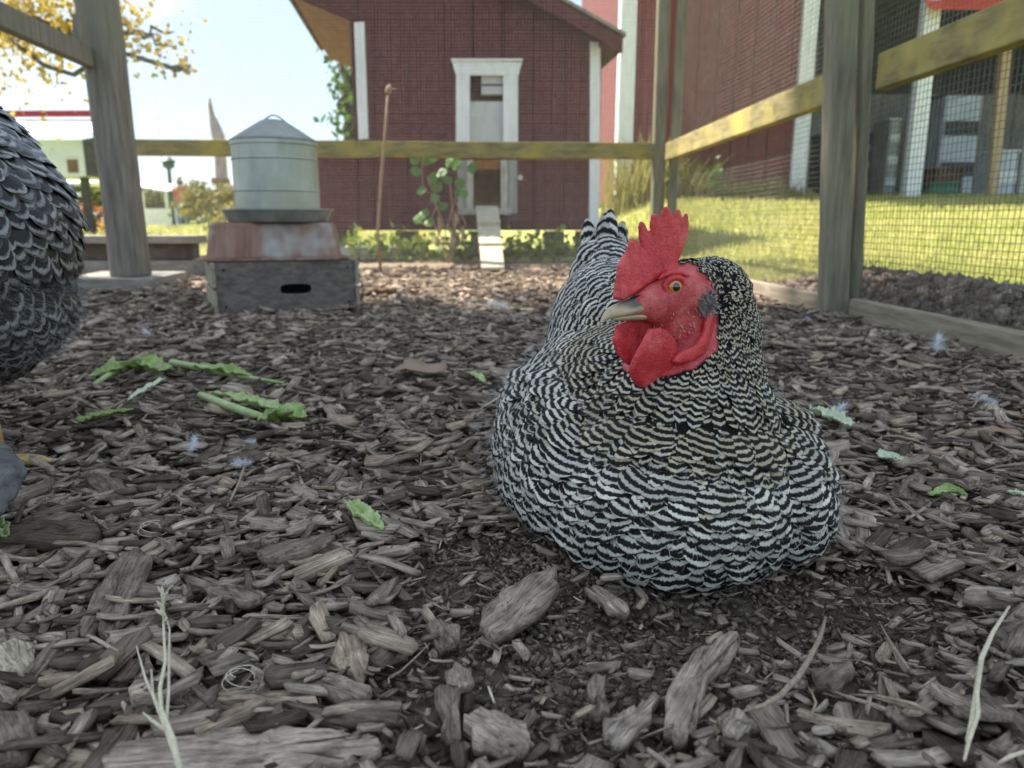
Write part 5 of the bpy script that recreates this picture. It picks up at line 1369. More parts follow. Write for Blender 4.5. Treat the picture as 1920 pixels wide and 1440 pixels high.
# feathers
Pn, Nn = sample_surface(bV, bT, bN, 60000, rgh)
ok = ~face_mask(Pn) & (Pn[:, 2] > terrain(Pn[:, 0], Pn[:, 1]) + 0.004)
Pn, Nn = Pn[ok], Nn[ok]
NT = np.array(P(1330, 560, 0.555))                     # origin of the plumage rings: just behind the face
rad_ = np.linalg.norm((Pn - NT) * np.array([1, 0.8, 1]), axis=1)
TAIL = np.array([0.10, 0.90, 0.25])
def wing_mask(Pn):
    return np.maximum(sstep(0.075, 0.050, Pn[:, 0]) * sstep(0.575, 0.625, Pn[:, 1]) * sstep(0.155, 0.13, Pn[:, 2]), sstep(0.170, 0.184, Pn[:, 0]) * sstep(0.535, 0.58, Pn[:, 1]))
def hen_fields(Pn, Nn):
    r = np.linalg.norm((Pn - NT) * np.array([1, 0.8, 1]), axis=1); wg = wing_mask(Pn)
    L = 0.0065 + 0.016 * sstep(0.035, 0.10, r) + 0.006 * sstep(0.14, 0.24, r) + 0.007 * wg
    D = nrm(Pn - NT)
    back = sstep(0.64, 0.76, Pn[:, 1])[:, None]
    D = nrm(D * (1 - 0.55 * back) + nrm(TAIL - Pn + np.array([0, 0.05, -0.03])) * 0.55 * back)
    sg = np.sign(Pn[:, 0] - 0.12)
    D = nrm(D * (1 - 0.75 * wg)[:, None] + wg[:, None] * 0.75 * np.stack([1.0 * sg, np.full(len(Pn), 0.45), np.full(len(Pn), -0.30)], 1))
    D = nrm(D + sstep(0.10, 0.03, Pn[:, 2])[:, None] * np.array([0, 0, -0.9]))
    return r, L, D
r_, L_, D_ = hen_fields(Pn, Nn)
kp = thin(Pn, 0.25 * L_ + 0.0006)
Pn, Nn, r_, L_, D_ = Pn[kp], Nn[kp], r_[kp], L_[kp], D_[kp]
def bar_phase(r):                                      # finer bars on the neck than on the breast and back
    knots = np.array([0, 0.05, 0.10, 0.16, 0.30, 0.6]); lam = np.array([0.0044, 0.0048, 0.0060, 0.0072, 0.0098, 0.012])
    g = np.linspace(0, 0.6, 601); f = np.interp(g, knots, 1 / lam); ph = np.concatenate([[0], np.cumsum((f[1:] + f[:-1]) / 2 * np.diff(g))])
    return np.interp(r, g, ph), np.interp(r, knots, lam)
ph, lam = bar_phase(r_)
wg_ = wing_mask(Pn) > 0.5; r2_ = np.abs(Pn[:, 0] - 0.12) * 1.15 + 0.35 * Pn[:, 1] - 0.30 * Pn[:, 2]; ph = np.where(wg_, r2_ / 0.0094, ph); lam = np.where(wg_, 0.0094, lam)
wob = np.array([mnoise.noise(Vector(q) * 16) for q in Pn]) * 1.1
jit = rgh.normal(0, 0.21, len(Pn)) + wob
hack = r_ < 0.125
warm = np.clip(1 - sstep(0.07, 0.19, r_), 0, 1) * rgh.uniform(0.4, 1.0, len(Pn))
L2 = L_ * rgh.uniform(0.85, 1.2, len(Pn)); W2 = L2 * np.where(hack, 0.58, 0.88)
D2 = D_ + rgh.normal(0, 0.15, D_.shape)
o = feather_mesh("hackle_feathers", Pn[hack], Nn[hack], D2[hack], L2[hack] * 1.15, W2[hack], (ph + jit * 1.7)[hack], lam[hack], warm[hack], rgh, hen, M['fe_hackle'], lift=0.20, nu=3)
bd = ~hack
o = feather_mesh("body_feathers", Pn[bd], Nn[bd], D2[bd], L2[bd], W2[bd], (ph + jit)[bd], lam[bd], warm[bd], rgh, hen, M['fe_body'], lift=0.34)
ex, en = sample_surface(bV, bT, bN, 9000, rgh); er_, eL, eD = hen_fields(ex, en); ek = (er_ > 0.095) & (er_ < 0.185) & (ex[:, 2] > 0.03) & ~face_mask(ex); ex, en, er_, eL, eD = ex[ek], en[ek], er_[ek], eL[ek], eD[ek]
ek = thin(ex, 0.26 * eL); ex, en, er_, eL, eD = ex[ek], en[ek], er_[ek], eL[ek], eD[ek]; eph, elam = bar_phase(er_)
feather_mesh("cape_feathers", ex, en, eD + rgh.normal(0, 0.12, eD.shape), eL * 1.1, eL * 0.85, eph + rgh.normal(0, 0.2, len(ex)), elam, np.clip(1 - sstep(0.09, 0.2, er_), 0, 1), rgh, hen, M['fe_hackle'], lift=0.26)
# loose barbs along the plumage
k = np.where((r_ > 0.085) & (Pn[:, 2] > 0.045))[0]; k = k[rgh.integers(0, len(k), 3000)]
hairs("loose_barbs", Pn[k] + D_[k] * (L2[k] * 0.8)[:, None] + Nn[k] * 0.0015, Nn[k], D_[k], 0.003 + 0.006 * sstep(0.04, 0.12, r_[k]), 0.00016, rgh, hen, M['barb'], 0.45)
# short white bristles on the face
fP, fN = sample_surface(bV, bT, bN, 30000, rgh); fk = face_mask(fP); fP, fN = fP[fk], fN[fk]
a_, h_, s_ = head_coords(fP); fk = (h_ < -0.008) & (a_ < 0.035) | (h_ > 0.012) & (a_ < 0.02); fP, fN = fP[fk][:420], fN[fk][:420]
hairs("face_bristles", fP, fN, np.tile(np.array(-HF * 0.6 - HU), (len(fP), 1)), np.full(len(fP), 0.0026), 0.00014, rgh, hen, M['down_w'], 0.25)
# tail: stiff overlapping barred quills
n = 18; tt = np.linspace(-1, 1, n); tp = np.stack([0.104 + 0.013 * tt, 0.845 + 0.012 * np.abs(tt), 0.198 - 0.016 * np.abs(tt)], 1)
td = nrm(np.stack([0.13 * tt + 0.10, np.full(n, 0.32), 0.95 - 0.35 * np.abs(tt)], 1) + rgh.normal(0, 0.07, (n, 3))); tn = nrm(np.stack([0.6 * tt, np.full(n, -1.0), 0.4 * np.ones(n)], 1))
feather_mesh("tail_feathers", tp, tn, td, rgh.uniform(0.055, 0.078, n), np.full(n, 0.020), rgh.uniform(0, .3, n), np.full(n, 0.0125), np.zeros(n), rgh, hen, M['fe_body'], lift=0.05, nv=9)
# ear patch of small grey feathers
n = 320; ec = np.array(Hp(1312, 562, 0.021)); eo = rgh.normal(0, 1, (n, 2)) * np.array([0.0034, 0.0040])
ep = ec + eo[:, :1] * Hn[0] + eo[:, 1:] * Hn[2] + Hn[1] * 0.0004
hairs("ear_tuft", ep, np.tile(Hn[1], (n, 1)), np.tile(-Hn[0] - 0.9 * Hn[2], (n, 1)), np.full(n, 0.0055), 0.0004, rgh, hen, M['down_g'], 0.03)

# ---- comb, wattles, beak, eyes
def organic(mb, voxel, it, name, mat, parent):
    me = bpy.data.meshes.new(name); me.from_pydata([tuple(Vector(v)) for v in mb.v], [], mb.f)
    bm = bmesh.new(); bm.from_mesh(me); bmesh.ops.recalc_face_normals(bm, faces=bm.faces); bmesh.ops.triangulate(bm, faces=bm.faces); bm.to_mesh(me); bm.free()
    o = bpy.data.objects.new(name, me); scene.collection.objects.link(o)
    rm = o.modifiers.new("r", 'REMESH'); rm.mode = 'VOXEL'; rm.voxel_size = voxel; s = o.modifiers.new("s", 'SMOOTH'); s.factor = .5; s.iterations = it
    nm = bpy.data.meshes.new_from_object(o.evaluated_get(bpy.context.evaluated_depsgraph_get())); bpy.data.objects.remove(o)
    V_, _, _ = mesh_arrays(nm); nm.vertices.foreach_set("co", (V_ - np.array(wloc(parent))).astype(np.float32).ravel())
    nm.polygons.foreach_set("use_smooth", np.ones(len(nm.polygons), dtype=bool))
    return link_mesh(name, nm, mat, parent)
def sheet(poly_ah, s_of, th_of, mb):
    """a flat fleshy lobe: outline in the head's profile plane, thickness th_of(a, h), bend s_of(a, h); filled by a fine grid"""
    A = np.array(poly_ah); lo, hi = A.min(0), A.max(0); st = 0.0011
    xs, hs = np.arange(lo[0], hi[0] + st, st), np.arange(lo[1], hi[1] + st, st)
    X, Y_ = np.meshgrid(xs, hs); ins = in_poly(X.ravel(), Y_.ravel(), poly_ah).reshape(X.shape)
    # distance to outline for rounding
    for (i, j) in zip(*np.where(ins)):
        a, h = X[i, j], Y_[i, j]; d = 9
        for k in range(len(A)):
            p, q = A[k], A[(k + 1) % len(A)]; e = q - p; t = max(0, min(1, ((a - p[0]) * e[0] + (h - p[1]) * e[1]) / (e @ e + 1e-12)))
            d = min(d, math.hypot(a - p[0] - t * e[0], h - p[1] - t * e[1]))
        th = th_of(a, h) * math.sqrt(max(0.08, 1 - (1 - min(1, d / 0.0030)) ** 2)); s0 = s_of(a, h)
        c = H(a, h, s0); hs_ = st * 0.62
        vs = [c + HF * (dx * hs_) + HU * (dy * hs_) + HS * (ds * th) for ds in (-1, 1) for dx, dy in ((-1, -1), (1, -1), (1, 1), (-1, 1))]
        mb.add(vs, [(3, 2, 1, 0), (4, 5, 6, 7), (0, 1, 5, 4), (1, 2, 6, 5), (2, 3, 7, 6), (3, 0, 4, 7)])
    return mb
comb_px = [(1141,540),(1146,505),(1149,482),(1158,470),(1170,458),(1174,446),(1180,440),(1187,443),(1194,454),(1199,462),(1195,438),(1193,420),(1198,412),(1205,415),(1210,428),(1216,440),(1215,420),(1216,405),(1221,399),(1227,401),(1230,410),(1232,420),(1233,400),(1239,389),(1246,391),(1251,402),(1255,418),(1257,402),(1261,395),(1266,397),(1270,406),(1274,415),(1277,404),(1282,402),(1286,420),(1284,440),(1276,458),(1268,472),(1262,486),(1262,502),(1236,512),(1206,522),(1176,536),(1156,546)]
mb = MB(); sheet([hp(x, y) for x, y in comb_px], lambda a, h: 0.0025 * math.sin(a * 95 + 0.6) * min(1, max(0, h / 0.03)), lambda a, h: max(0.0013, 0.0042 - 0.075 * max(0, h - 0.008)), mb)
organic(mb, 0.0008, 2, "comb", M['comb'], hen)
wat_px = [(1196,598),(1214,596),(1230,606),(1244,628),(1249,655),(1244,682),(1230,702),(1210,712),(1190,706),(1174,690),(1164,668),(1170,645),(1182,622)]
mb = MB(); sheet([hp(x, y, 0.008) for x, y in wat_px], lambda a, h: 0.009 + 0.004 * math.sin((h + 0.05) * 70) + 0.10 * (hp(1215, 650, .008)[0] - a), lambda a, h: 0.0026, mb)
organic(mb, 0.0010, 5, "wattle", M['comb'], hen)
wat2 = [(1150,592),(1175,586),(1215,584),(1232,600),(1222,640),(1196,664),(1174,672),(1160,662),(1148,642),(1143,618)]
mb = MB(); sheet([hp(x, y, -0.006) for x, y in wat2], lambda a, h: -0.005 - 0.003 * math.sin((h + 0.05) * 60), lambda a, h: 0.0024, mb)
organic(mb, 0.0010, 5, "wattle", M['comb'], hen)
lobe = [(1316,578),(1330,566),(1338,580),(1337,606),(1328,632),(1308,650),(1284,662),(1262,668),(1250,662),(1262,648),(1288,634),(1306,612)]
mb = MB(); sheet([hp(x, y, 0.021) for x, y in lobe], lambda a, h: 0.0195 + 0.003 * math.sin(a * 150), lambda a, h: 0.0027, mb)
organic(mb, 0.0010, 5, "ear_lobe", M['comb'], hen)
def beak_mat():
    m, nt, b = nodes("horn_beak"); co = objco(nt)
    col = ramp(nt, noise(nt, co, 120, 4), [(0.3, (0.40, 0.29, 0.17)), (0.7, (0.60, 0.48, 0.31))])
    col = mixc(nt, attr(nt, "dark"), col, (0.07, 0.06, 0.065))
    lk(nt, col, b.inputs["Base Color"]); b.inputs["Roughness"].default_value = 0.35; b.inputs["Specular IOR Level"].default_value = 0.45
    bump(nt, b, noise(nt, co, 300, 3), 0.15, 0.0006)
    return m
M['beak'] = beak_mat()
def beak_part(rings, dark, name):
    n = 16; V_, F_, dk = [], [], []
    for ri, (a, h, hw, ht, hb) in enumerate(rings):
        for k in range(n):
            t = 2 * math.pi * k / n; sx_, cz_ = math.cos(t), math.sin(t)
            V_.append(H(a, h + (ht if cz_ > 0 else hb) * cz_, hw * sx_) - wloc(hen)); dk.append(dark(ri, cz_, sx_))
    for i in range(len(rings) - 1):
        for k in range(n): k2 = (k + 1) % n; F_.append((i*n+k, i*n+k2, (i+1)*n+k2, (i+1)*n+k))
    me = mesh_np(name, [tuple(v) for v in V_], F_, attrs={"dark": np.array(dk)}, smooth=True)
    o = link_mesh(name, me, M['beak'], hen); o.modifiers.new("sub", 'SUBSURF').render_levels = 1
    return o
at_, ht_ = hp(1114, 580)
a0_, h0_ = hp(1185, 560)
up = beak_part([(a0_ - 0.010, h0_ - 0.000, .0095, .0085, .0055), (a0_, h0_ - 0.0005, .0088, .0080, .0045), (a0_ + .008, h0_ - .0012, .0074, .0078, .0038), (a0_ + .017, h0_ - .0026, .0055, .0066, .0034), (at_ - .007, ht_ + .0062, .0036, .0044, .0040), (at_ - .0022, ht_ + .0030, .0019, .0022, .0030), (at_, ht_ + .0006, .0006, .0006, .0010)],
               lambda ri, cz_, sx_: (0.9 if cz_ > 0.35 and ri in (1, 2) else 0.45 if cz_ > 0.6 and ri == 3 else 0.0), "upper_beak")
lowb = beak_part([(a0_ - 0.016, h0_ - .0072, .0085, .002, .0046), (a0_, h0_ - .0060, .0072, .0016, .0036), (a0_ + .010, h0_ - .0055, .0054, .0014, .0036), (a0_ + .018, h0_ - .0056, .0030, .0010, .0022), (a0_ + .0225, h0_ - .0062, .0008, .0004, .0008)], lambda *z: 0.0, "lower_beak")
ns = MB(); ns.tube([Hp(1168, 541, .0072), Hp(1176, 539, .0082), Hp(1186, 537, .0090)], [0.0004, 0.0011, 0.0004], 8); ns.build("nostril", M['black'], hen)
m_, nt_, b_ = nodes("amber_eye"); rr0 = nt_.nodes.new("ShaderNodeVectorMath"); rr0.operation = 'LENGTH'; lk(nt_, attr(nt_, "iris", True), rr0.inputs[0])
lk(nt_, ramp(nt_, rr0.outputs["Value"], [(0.0, (0.004, 0.004, 0.005)), (0.46, (0.004, 0.004, 0.005)), (0.52, (0.62, 0.27, 0.02)), (0.80, (0.48, 0.17, 0.012)), (0.98, (0.06, 0.02, 0.01))]), b_.inputs["Base Color"])
b_.inputs["Roughness"].default_value = 0.06; b_.inputs["Coat Weight"].default_value = 1.0; b_.inputs["Specular IOR Level"].default_value = 0.6; M['eye'] = m_
def eye(side):
    s0 = 0.0185
    ea, eh = hp(1263, 529, s0); c = H(ea, eh, side * s0)
    # sit on the skin: find the skin's lateral extent at that place
    a_, h_, s_ = head_coords(bV); kk = (np.abs(a_ - ea) < 0.004) & (np.abs(h_ - eh) < 0.004) & (s_ * side > 0)
    sk = float(np.median(np.abs(s_[kk]))) if kk.any() else s0
    Re = 0.0068; c = H(ea, eh, side * (sk - 0.0030))
    ax = (HS * side * 0.96 + HF * 0.22).normalized(); s1 = ax.cross(HU).normalized(); u1 = s1.cross(ax)
    V_, F_, ir = [], [], []; nr, nn = 9, 24
    for i in range(nr):
        th = (math.pi * 0.5) * i / (nr - 1)
        for k in range(nn):
            t = 2 * math.pi * k / nn; q = ax * math.cos(th) * Re * 0.8 + (s1 * math.cos(t) + u1 * math.sin(t)) * math.sin(th) * Re
            V_.append(tuple(c + q - wloc(hen))); ir.append((math.cos(t) * math.sin(th) * 1.10, math.sin(t) * math.sin(th) * 1.10, 0))
    for i in range(nr - 1):
        for k in range(nn): k2 = (k + 1) % nn; F_.append((i*nn+k, i*nn+k2, (i+1)*nn+k2, (i+1)*nn+k))
    me = mesh_np("eye", V_, F_, attrs={"iris": np.array(ir)}, smooth=True); e = link_mesh("eye", me, M['eye'], hen)
    for nm_, ra, dz, flat in (("eyelid", 0.0020, 0.0, 1.0),):
        mb = MB(); pts = []
        for k in range(25):
            t = 2 * math.pi * k / 24; pts.append(c + ax * 0.0026 + s1 * math.cos(t) * Re * 1.10 + u1 * math.sin(t) * Re * (0.92 if math.sin(t) > 0 else 0.98))
        mb.tube(pts, [ra * (1.25 if 2 < k < 10 else 1.0) for k in range(25)], 8, cap=False); mb.build(nm_, M['comb'], e, smooth=True)
    # brow ridge
    mb = MB(); pts = [c + ax * 0.0012 + s1 * (x * Re * 1.6) + u1 * Re * (1.45 - 0.45 * x * x) for x in np.linspace(-1.1, 1.1, 9)]
    mb.tube(pts, [0.0006 + 0.0021 * math.cos(x * 1.35) for x in np.linspace(-1.1, 1.1, 9)], 8); mb.build("brow", M['comb'], hen, smooth=True)
eye(1); eye(-1)

# ---- the standing hen cut off by the left edge
h2 = Vector((-0.585, 0.74, 0)); hen2 = empty("hen", h2, "dark barred hen standing at the left edge, only her rear showing", "hen")
bl2 = [(P(-160, 430, 0.72), (0.128, 0.155, 0.120), Matrix.Rotation(R(0), 3, 'X')), (P(-110, 560, 0.72), (0.106, 0.130, 0.082), None), (P(-225, 330, 0.74), (0.13, 0.15, 0.10), None), (P(-85, 650, 0.73), (0.062, 0.10, 0.045), None),
       (P(-420, 420, 0.76), (0.16, 0.14, 0.13), None), (P(-600, 250, 0.76), (0.07, 0.07, 0.09), None), (P(-690, 90, 0.76), (0.035, 0.035, 0.05), None), (P(-720, 30, 0.76), (0.036, 0.028, 0.03), None)]
me2 = ellipsoids_to_body(bl2, 0.007, 8, "body"); V2_, T2, N2 = mesh_arrays(me2)
me2.attributes.new("face", 'FLOAT', 'POINT'); me2.vertices.foreach_set("co", (V2_ - np.array(h2)).astype(np.float32).ravel())
link_mesh("body", me2, M['skin'], hen2)
rg2 = np.random.default_rng(5); Pn, Nn = sample_surface(V2_, T2, N2, 26000, rg2)

L_ = np.full(len(Pn), 0.030) - 0.006 * sstep(0.22, 0.12, Pn[:, 2]); kp = thin(Pn, 0.34 * L_); Pn, Nn, L_ = Pn[kp], Nn[kp], L_[kp]
D_ = nrm(np.stack([0.40 + 0 * L_, 0.25 + 0 * L_, -0.85 + 0 * L_], 1) + rg2.normal(0, 0.10, Pn.shape))
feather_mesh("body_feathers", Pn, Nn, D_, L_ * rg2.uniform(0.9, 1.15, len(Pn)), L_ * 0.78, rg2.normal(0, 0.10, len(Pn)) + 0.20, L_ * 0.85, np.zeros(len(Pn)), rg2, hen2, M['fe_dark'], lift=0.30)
# grey fluff behind the thigh
fl = (Pn[:, 2] < 0.20) & (Pn[:, 0] > -0.475); ii = np.where(fl)[0]; ii = ii[rg2.integers(0, len(ii), 2600)]
hairs("fluff", Pn[ii] + rg2.normal(0, 0.004, (2600, 3)), Nn[ii], D_[ii] + np.array([0.5, 0, 0.2]), rg2.uniform(0.005, 0.014, 2600), 0.00018, rg2, hen2, M['down_g'], 0.7)
M['scale'] = pmat("yellow_leg_scales", [(0.35, (0.36, 0.22, 0.07)), (0.65, (0.60, 0.44, 0.20))], (1, 1, 1), 160, rough=0.5, bmp=0.4, bdist=0.001)
M['claw'] = pmat("horn_claw", [(0.3, (0.50, 0.38, 0.24)), (0.7, (0.64, 0.52, 0.36))], scale=90, rough=0.4, bmp=0)
for lx, ly in ((P(-6, 850, 0.715).x, 0.715), (P(-95, 850, 0.80).x, 0.80)):
    z0 = float(terrain(lx, ly)) + 0.012
    lg = MB(); lg.tube([(lx - 0.010, ly, 0.15), (lx - 0.004, ly, 0.09), (lx, ly, 0.05), (lx, ly, z0)], [0.016, 0.0075, 0.0068, 0.0085], 12); lg = lg.build("leg", M['scale'], hen2, smooth=True)
    for ang, ln in ((R(8), 0.050), (R(180), 0.075), (R(148), 0.065), (R(212), 0.065)):
        d_ = Vector((math.cos(ang), math.sin(ang), 0)); pts = [Vector((lx, ly, z0)) + d_ * (ln * t) + Vector((0, 0, 0.004 * math.sin(t * math.pi))) for t in (0, .25, .5, .75, 1)]
        mb = MB(); mb.tube(pts, [0.0075, 0.0068, 0.0064, 0.0056, 0.004], 10); mb.build("toe", M['scale'], lg, smooth=True)
        mb = MB(); mb.tube([pts[-1], pts[-1] + d_ * 0.010 + Vector((0, 0, 0.001)), pts[-1] + d_ * 0.020 - Vector((0, 0, 0.004))], [0.0038, 0.0028, 0.0006], 8); mb.build("claw", M['claw'], lg, smooth=True)

# her head, out of the picture to the left
hh = P(-720, 30, 0.76)
mb = MB(); mb.tube([hh + Vector((-0.02, 0, -0.002)), hh + Vector((-0.042, 0, -0.006)), hh + Vector((-0.056, 0, -0.014))], [0.010, 0.007, 0.001], 10); mb.build("beak", M['claw'], hen2, smooth=True)
cpts = [hh + Vector((x, -0.003, z)) for x, z in ((-0.034, 0.012), (-0.036, 0.034), (-0.028, 0.028), (-0.022, 0.044), (-0.014, 0.034), (-0.006, 0.048), (0.002, 0.036), (0.012, 0.044), (0.018, 0.026), (0.012, 0.014))]
MB().prism(cpts, (0, 0.006, 0)).build("comb", M['comb'], hen2, bevel=0.002)

# ------------------------------------------------------------------ lettuce, feathers, straw and twigs on the mulch
def veg_mat(name, c1, c2, c3):
    m, nt, b = nodes(name); co = objco(nt)
    col = ramp(nt, noise(nt, co, 70, 5, 0.6), [(0.3, c1), (0.55, c2), (0.75, c3)])
    lk(nt, col, b.inputs["Base Color"]); b.inputs["Roughness"].default_value = 0.4; b.inputs["Specular IOR Level"].default_value = 0.4
    t = nt.nodes.new("ShaderNodeBsdfTranslucent"); lk(nt, col, t.inputs["Color"]); mx = nt.nodes.new("ShaderNodeMixShader"); mx.inputs["Fac"].default_value = 0.25
    lk(nt, b.outputs["BSDF"], mx.inputs[1]); lk(nt, t.outputs["BSDF"], mx.inputs[2]); lk(nt, mx.outputs["Shader"], nt.nodes["Material Output"].inputs["Surface"])
    bump(nt, b, noise(nt, co, 260, 4, 0.7), 0.5, 0.0015)
    return m
M['lettuce'] = veg_mat("lettuce_leaf", (0.22, 0.33, 0.07), (0.36, 0.47, 0.15), (0.52, 0.60, 0.30))
M['lettuce_p'] = veg_mat("pale_lettuce_rib", (0.36, 0.48, 0.15), (0.50, 0.60, 0.26), (0.62, 0.70, 0.42))
M['lettuce_w'] = veg_mat("whitish_lettuce", (0.58, 0.66, 0.42), (0.70, 0.76, 0.56), (0.78, 0.82, 0.68))
def strip(path_px, widths_px, mat, name, parent=None, z0=0.022, wave=0.2, fold=0.0, seed=0, **kw):
    """a ruffled leaf strip lying on the mulch along a path given in photo pixels"""
    r = random.Random(seed); pts = [G(x, y, z0) for x, y in path_px]; W = [w / FPX * (p - Vector((0, 0, CAMH))).length for w, p in zip(widths_px, pts)]
    # resample
    n = 44; m = 13; P_, Q_ = [], []
    for i in range(n):
        t = i / (n - 1) * (len(pts) - 1); k = min(int(t), len(pts) - 2); f_ = t - k
        P_.append(pts[k].lerp(pts[k + 1], f_)); Q_.append(W[k] * (1 - f_) + W[k + 1] * f_)
    mb = MB(); vs = []
    for i in range(n):
        d = (P_[min(i + 1, n - 1)] - P_[max(i - 1, 0)]); d.z = 0; d.normalize(); s = Vector((-d.y, d.x, 0))
        # foreshortening: photo widths are seen nearly edge-on, so the leaf also stands up a little
        for j in range(m):
            u = j / (m - 1) * 2 - 1; e = 1 + 0.30 * mnoise.noise(Vector((i * 0.33, u * 0.8, seed * 5.1)))
            g_ = min(2.6, 1.0 / (abs(s.x) + abs(s.y) * CAMH / P_[i].length * 1.15 + 1e-3))
            vs.append(P_[i] + s * (u * Q_[i] * 0.95 * g_ * e) + Vector((0, 0, max(-0.004, wave * Q_[i] * 1.7 * (mnoise.noise(Vector((i * 0.30, u * 1.6, seed * 3.3))) + 0.5 * mnoise.noise(Vector((i * 0.75, u * 3.0, seed * 1.3))) * (0.4 + abs(u))) + fold * 4.0 * Q_[i] * u * u + 0.004))))
    mb.add(vs, [(i*m+j, (i+1)*m+j, (i+1)*m+j+1, i*m+j+1) for i in range(n - 1) for j in range(m - 1)])
    o = mb.build(name, mat, parent, smooth=True, **kw); sd = o.modifiers.new("t", 'SOLIDIFY'); sd.thickness = 0.0012; sd.offset = 0
    return o
def rib(path_px, rad_px, mat, name, parent, z0=0.024):
    rad_px = [q * 0.72 for q in rad_px]; pts = [G(x, y, z0) for x, y in path_px]; mb = MB(); mb.tube(pts, [q / FPX * (p - Vector((0, 0, CAMH))).length for q, p in zip(rad_px, pts)], 10)
    return mb.build(name, mat, parent, smooth=True)
gl = "lettuce scraps on the mulch"
def lettuce(label, origin_px, parts):
    root_ = empty("lettuce_scrap", G(*origin_px, 0.015), label, "lettuce", gl)
    for k, (kind_, path, w, mt) in enumerate(parts):
        if kind_ == 'leaf': strip(path, w, M[mt], "leaf_blade", root_, seed=k + len(label), wave=0.35, fold=0.15)
        else: rib(path, w, M[mt], "rib", root_)
lettuce("crumpled green lettuce leaf with pale stalk beside the standing hen", (240, 695), [('leaf', [(168, 712), (215, 700), (262, 692), (308, 700)], [4, 16, 22, 12], 'lettuce'), ('rib', [(178, 720), (205, 702), (240, 690)], [5, 6, 4], 'lettuce_p')])
lettuce("long straight pale green lettuce rib behind the other scraps", (425, 698), [('rib', [(322, 680), (380, 690), (450, 705), (532, 718)], [9, 8, 6, 3], 'lettuce_p'), ('leaf', [(370, 692), (420, 702), (470, 710)], [6, 14, 4], 'lettuce')])
lettuce("ragged lettuce rib ending in a crumpled yellow-green leaf", (470, 765), [('rib', [(376, 740), (420, 758), (470, 775), (500, 782)], [8, 11, 10, 6], 'lettuce_p'), ('leaf', [(400, 742), (450, 755), (505, 768), (535, 778)], [6, 12, 14, 4], 'lettuce_p'), ('leaf', [(484, 792), (515, 790), (545, 785), (572, 790)], [6, 22, 24, 6], 'lettuce')])
lettuce("narrow dark-edged green leaf sliver near the standing hen's foot", (200, 788), [('leaf', [(148, 796), (180, 788), (215, 780), (250, 774)], [8, 9, 6, 3], 'lettuce')])
lettuce("small pale lettuce scrap lying alone left of the sitting hen", (685, 978), [('leaf', [(652, 950), (672, 968), (695, 988), (720, 1002)], [6, 20, 20, 4], 'lettuce_p')])
lettuce("thin pale green sliver between lettuce leaf and ragged rib", (270, 735), [('leaf', [(240, 756), (270, 738), (306, 716)], [2, 7, 4], 'lettuce_w')])
lettuce("white torn lettuce piece right of the sitting hen", (1560, 790), [('leaf', [(1524, 776), (1550, 786), (1575, 795), (1592, 806)], [12, 16, 12, 10], 'lettuce_w')])
lettuce("bright green curled leaf bit at the right, in front of dark soil", (1778, 928), [('leaf', [(1742, 936), (1765, 930), (1785, 928), (1810, 938)], [3, 7, 9, 4], 'lettuce')])
lettuce("tiny cream crumb of lettuce right of the hen's wing", (1668, 865), [('leaf', [(1648, 864), (1668, 864), (1690, 870)], [5, 10, 6], 'lettuce_w')])
lettuce("small green leaf bit behind the dry maple leaf", (895, 712), [('leaf', [(882, 704), (895, 712), (908, 722)], [5, 9, 5], 'lettuce_p')])
lettuce("pale green scrap cut off by the left edge", (4, 1008), [('leaf', [(-20, 1000), (0, 1005), (12, 1016)], [12, 14, 5], 'lettuce_p')])
lettuce("pale sliver of lettuce cut off by the right edge", (1905, 936), [('leaf', [(1888, 930), (1905, 934), (1930, 940)], [3, 6, 6], 'lettuce_w')])
# dry lobed leaf
def lobed(label, px, py, w_px, mat, seed, stretch=1.0):
    c = G(px, py, 0.024); s = w_px / FPX * (c - Vector((0, 0, CAMH))).length; r = random.Random(seed); mb = MB(); n = 30
    vs = [c + Vector((0, 0, 0.004))]
    for ring in (0.5, 1.0):
        for k in range(n):
            a = 2 * math.pi * k / n; rr_ = s * .5 * ring * (0.72 + 0.28 * abs(math.cos(2.5 * a + seed)) * (1 if ring == 1 else .6))
            vs.append(c + Vector((math.cos(a) * rr_, math.sin(a) * rr_ * stretch, 0.004 + 0.05 * s * ring * math.sin(3 * a + seed) + 0.04 * s * ring ** 2)))
    fs = [(0, 1 + k, 1 + (k + 1) % n) for k in range(n)] + [(1 + k, 1 + n + k, 1 + n + (k + 1) % n, 1 + (k + 1) % n) for k in range(n)]
    mb.add(vs, fs); o = mb.build("dead_leaf", mat, None, smooth=True, label=label, cat="leaf", group="dead leaves on the ground"); o.modifiers.new("t", 'SOLIDIFY').thickness = 0.0006
lobed("pinkish-brown dry lobed leaf left of the sitting hen's back", 790, 695, 105, M['leaf_dry'], 1, 1.2)
lobed("orange-tan dry leaf at the right edge of the mulch", 1880, 815, 45, M['leaf_dry'], 2)
lobed("tiny orange leaf fragment left of the sitting hen's wing", 820, 855, 34, M['leaf_dry'], 3)
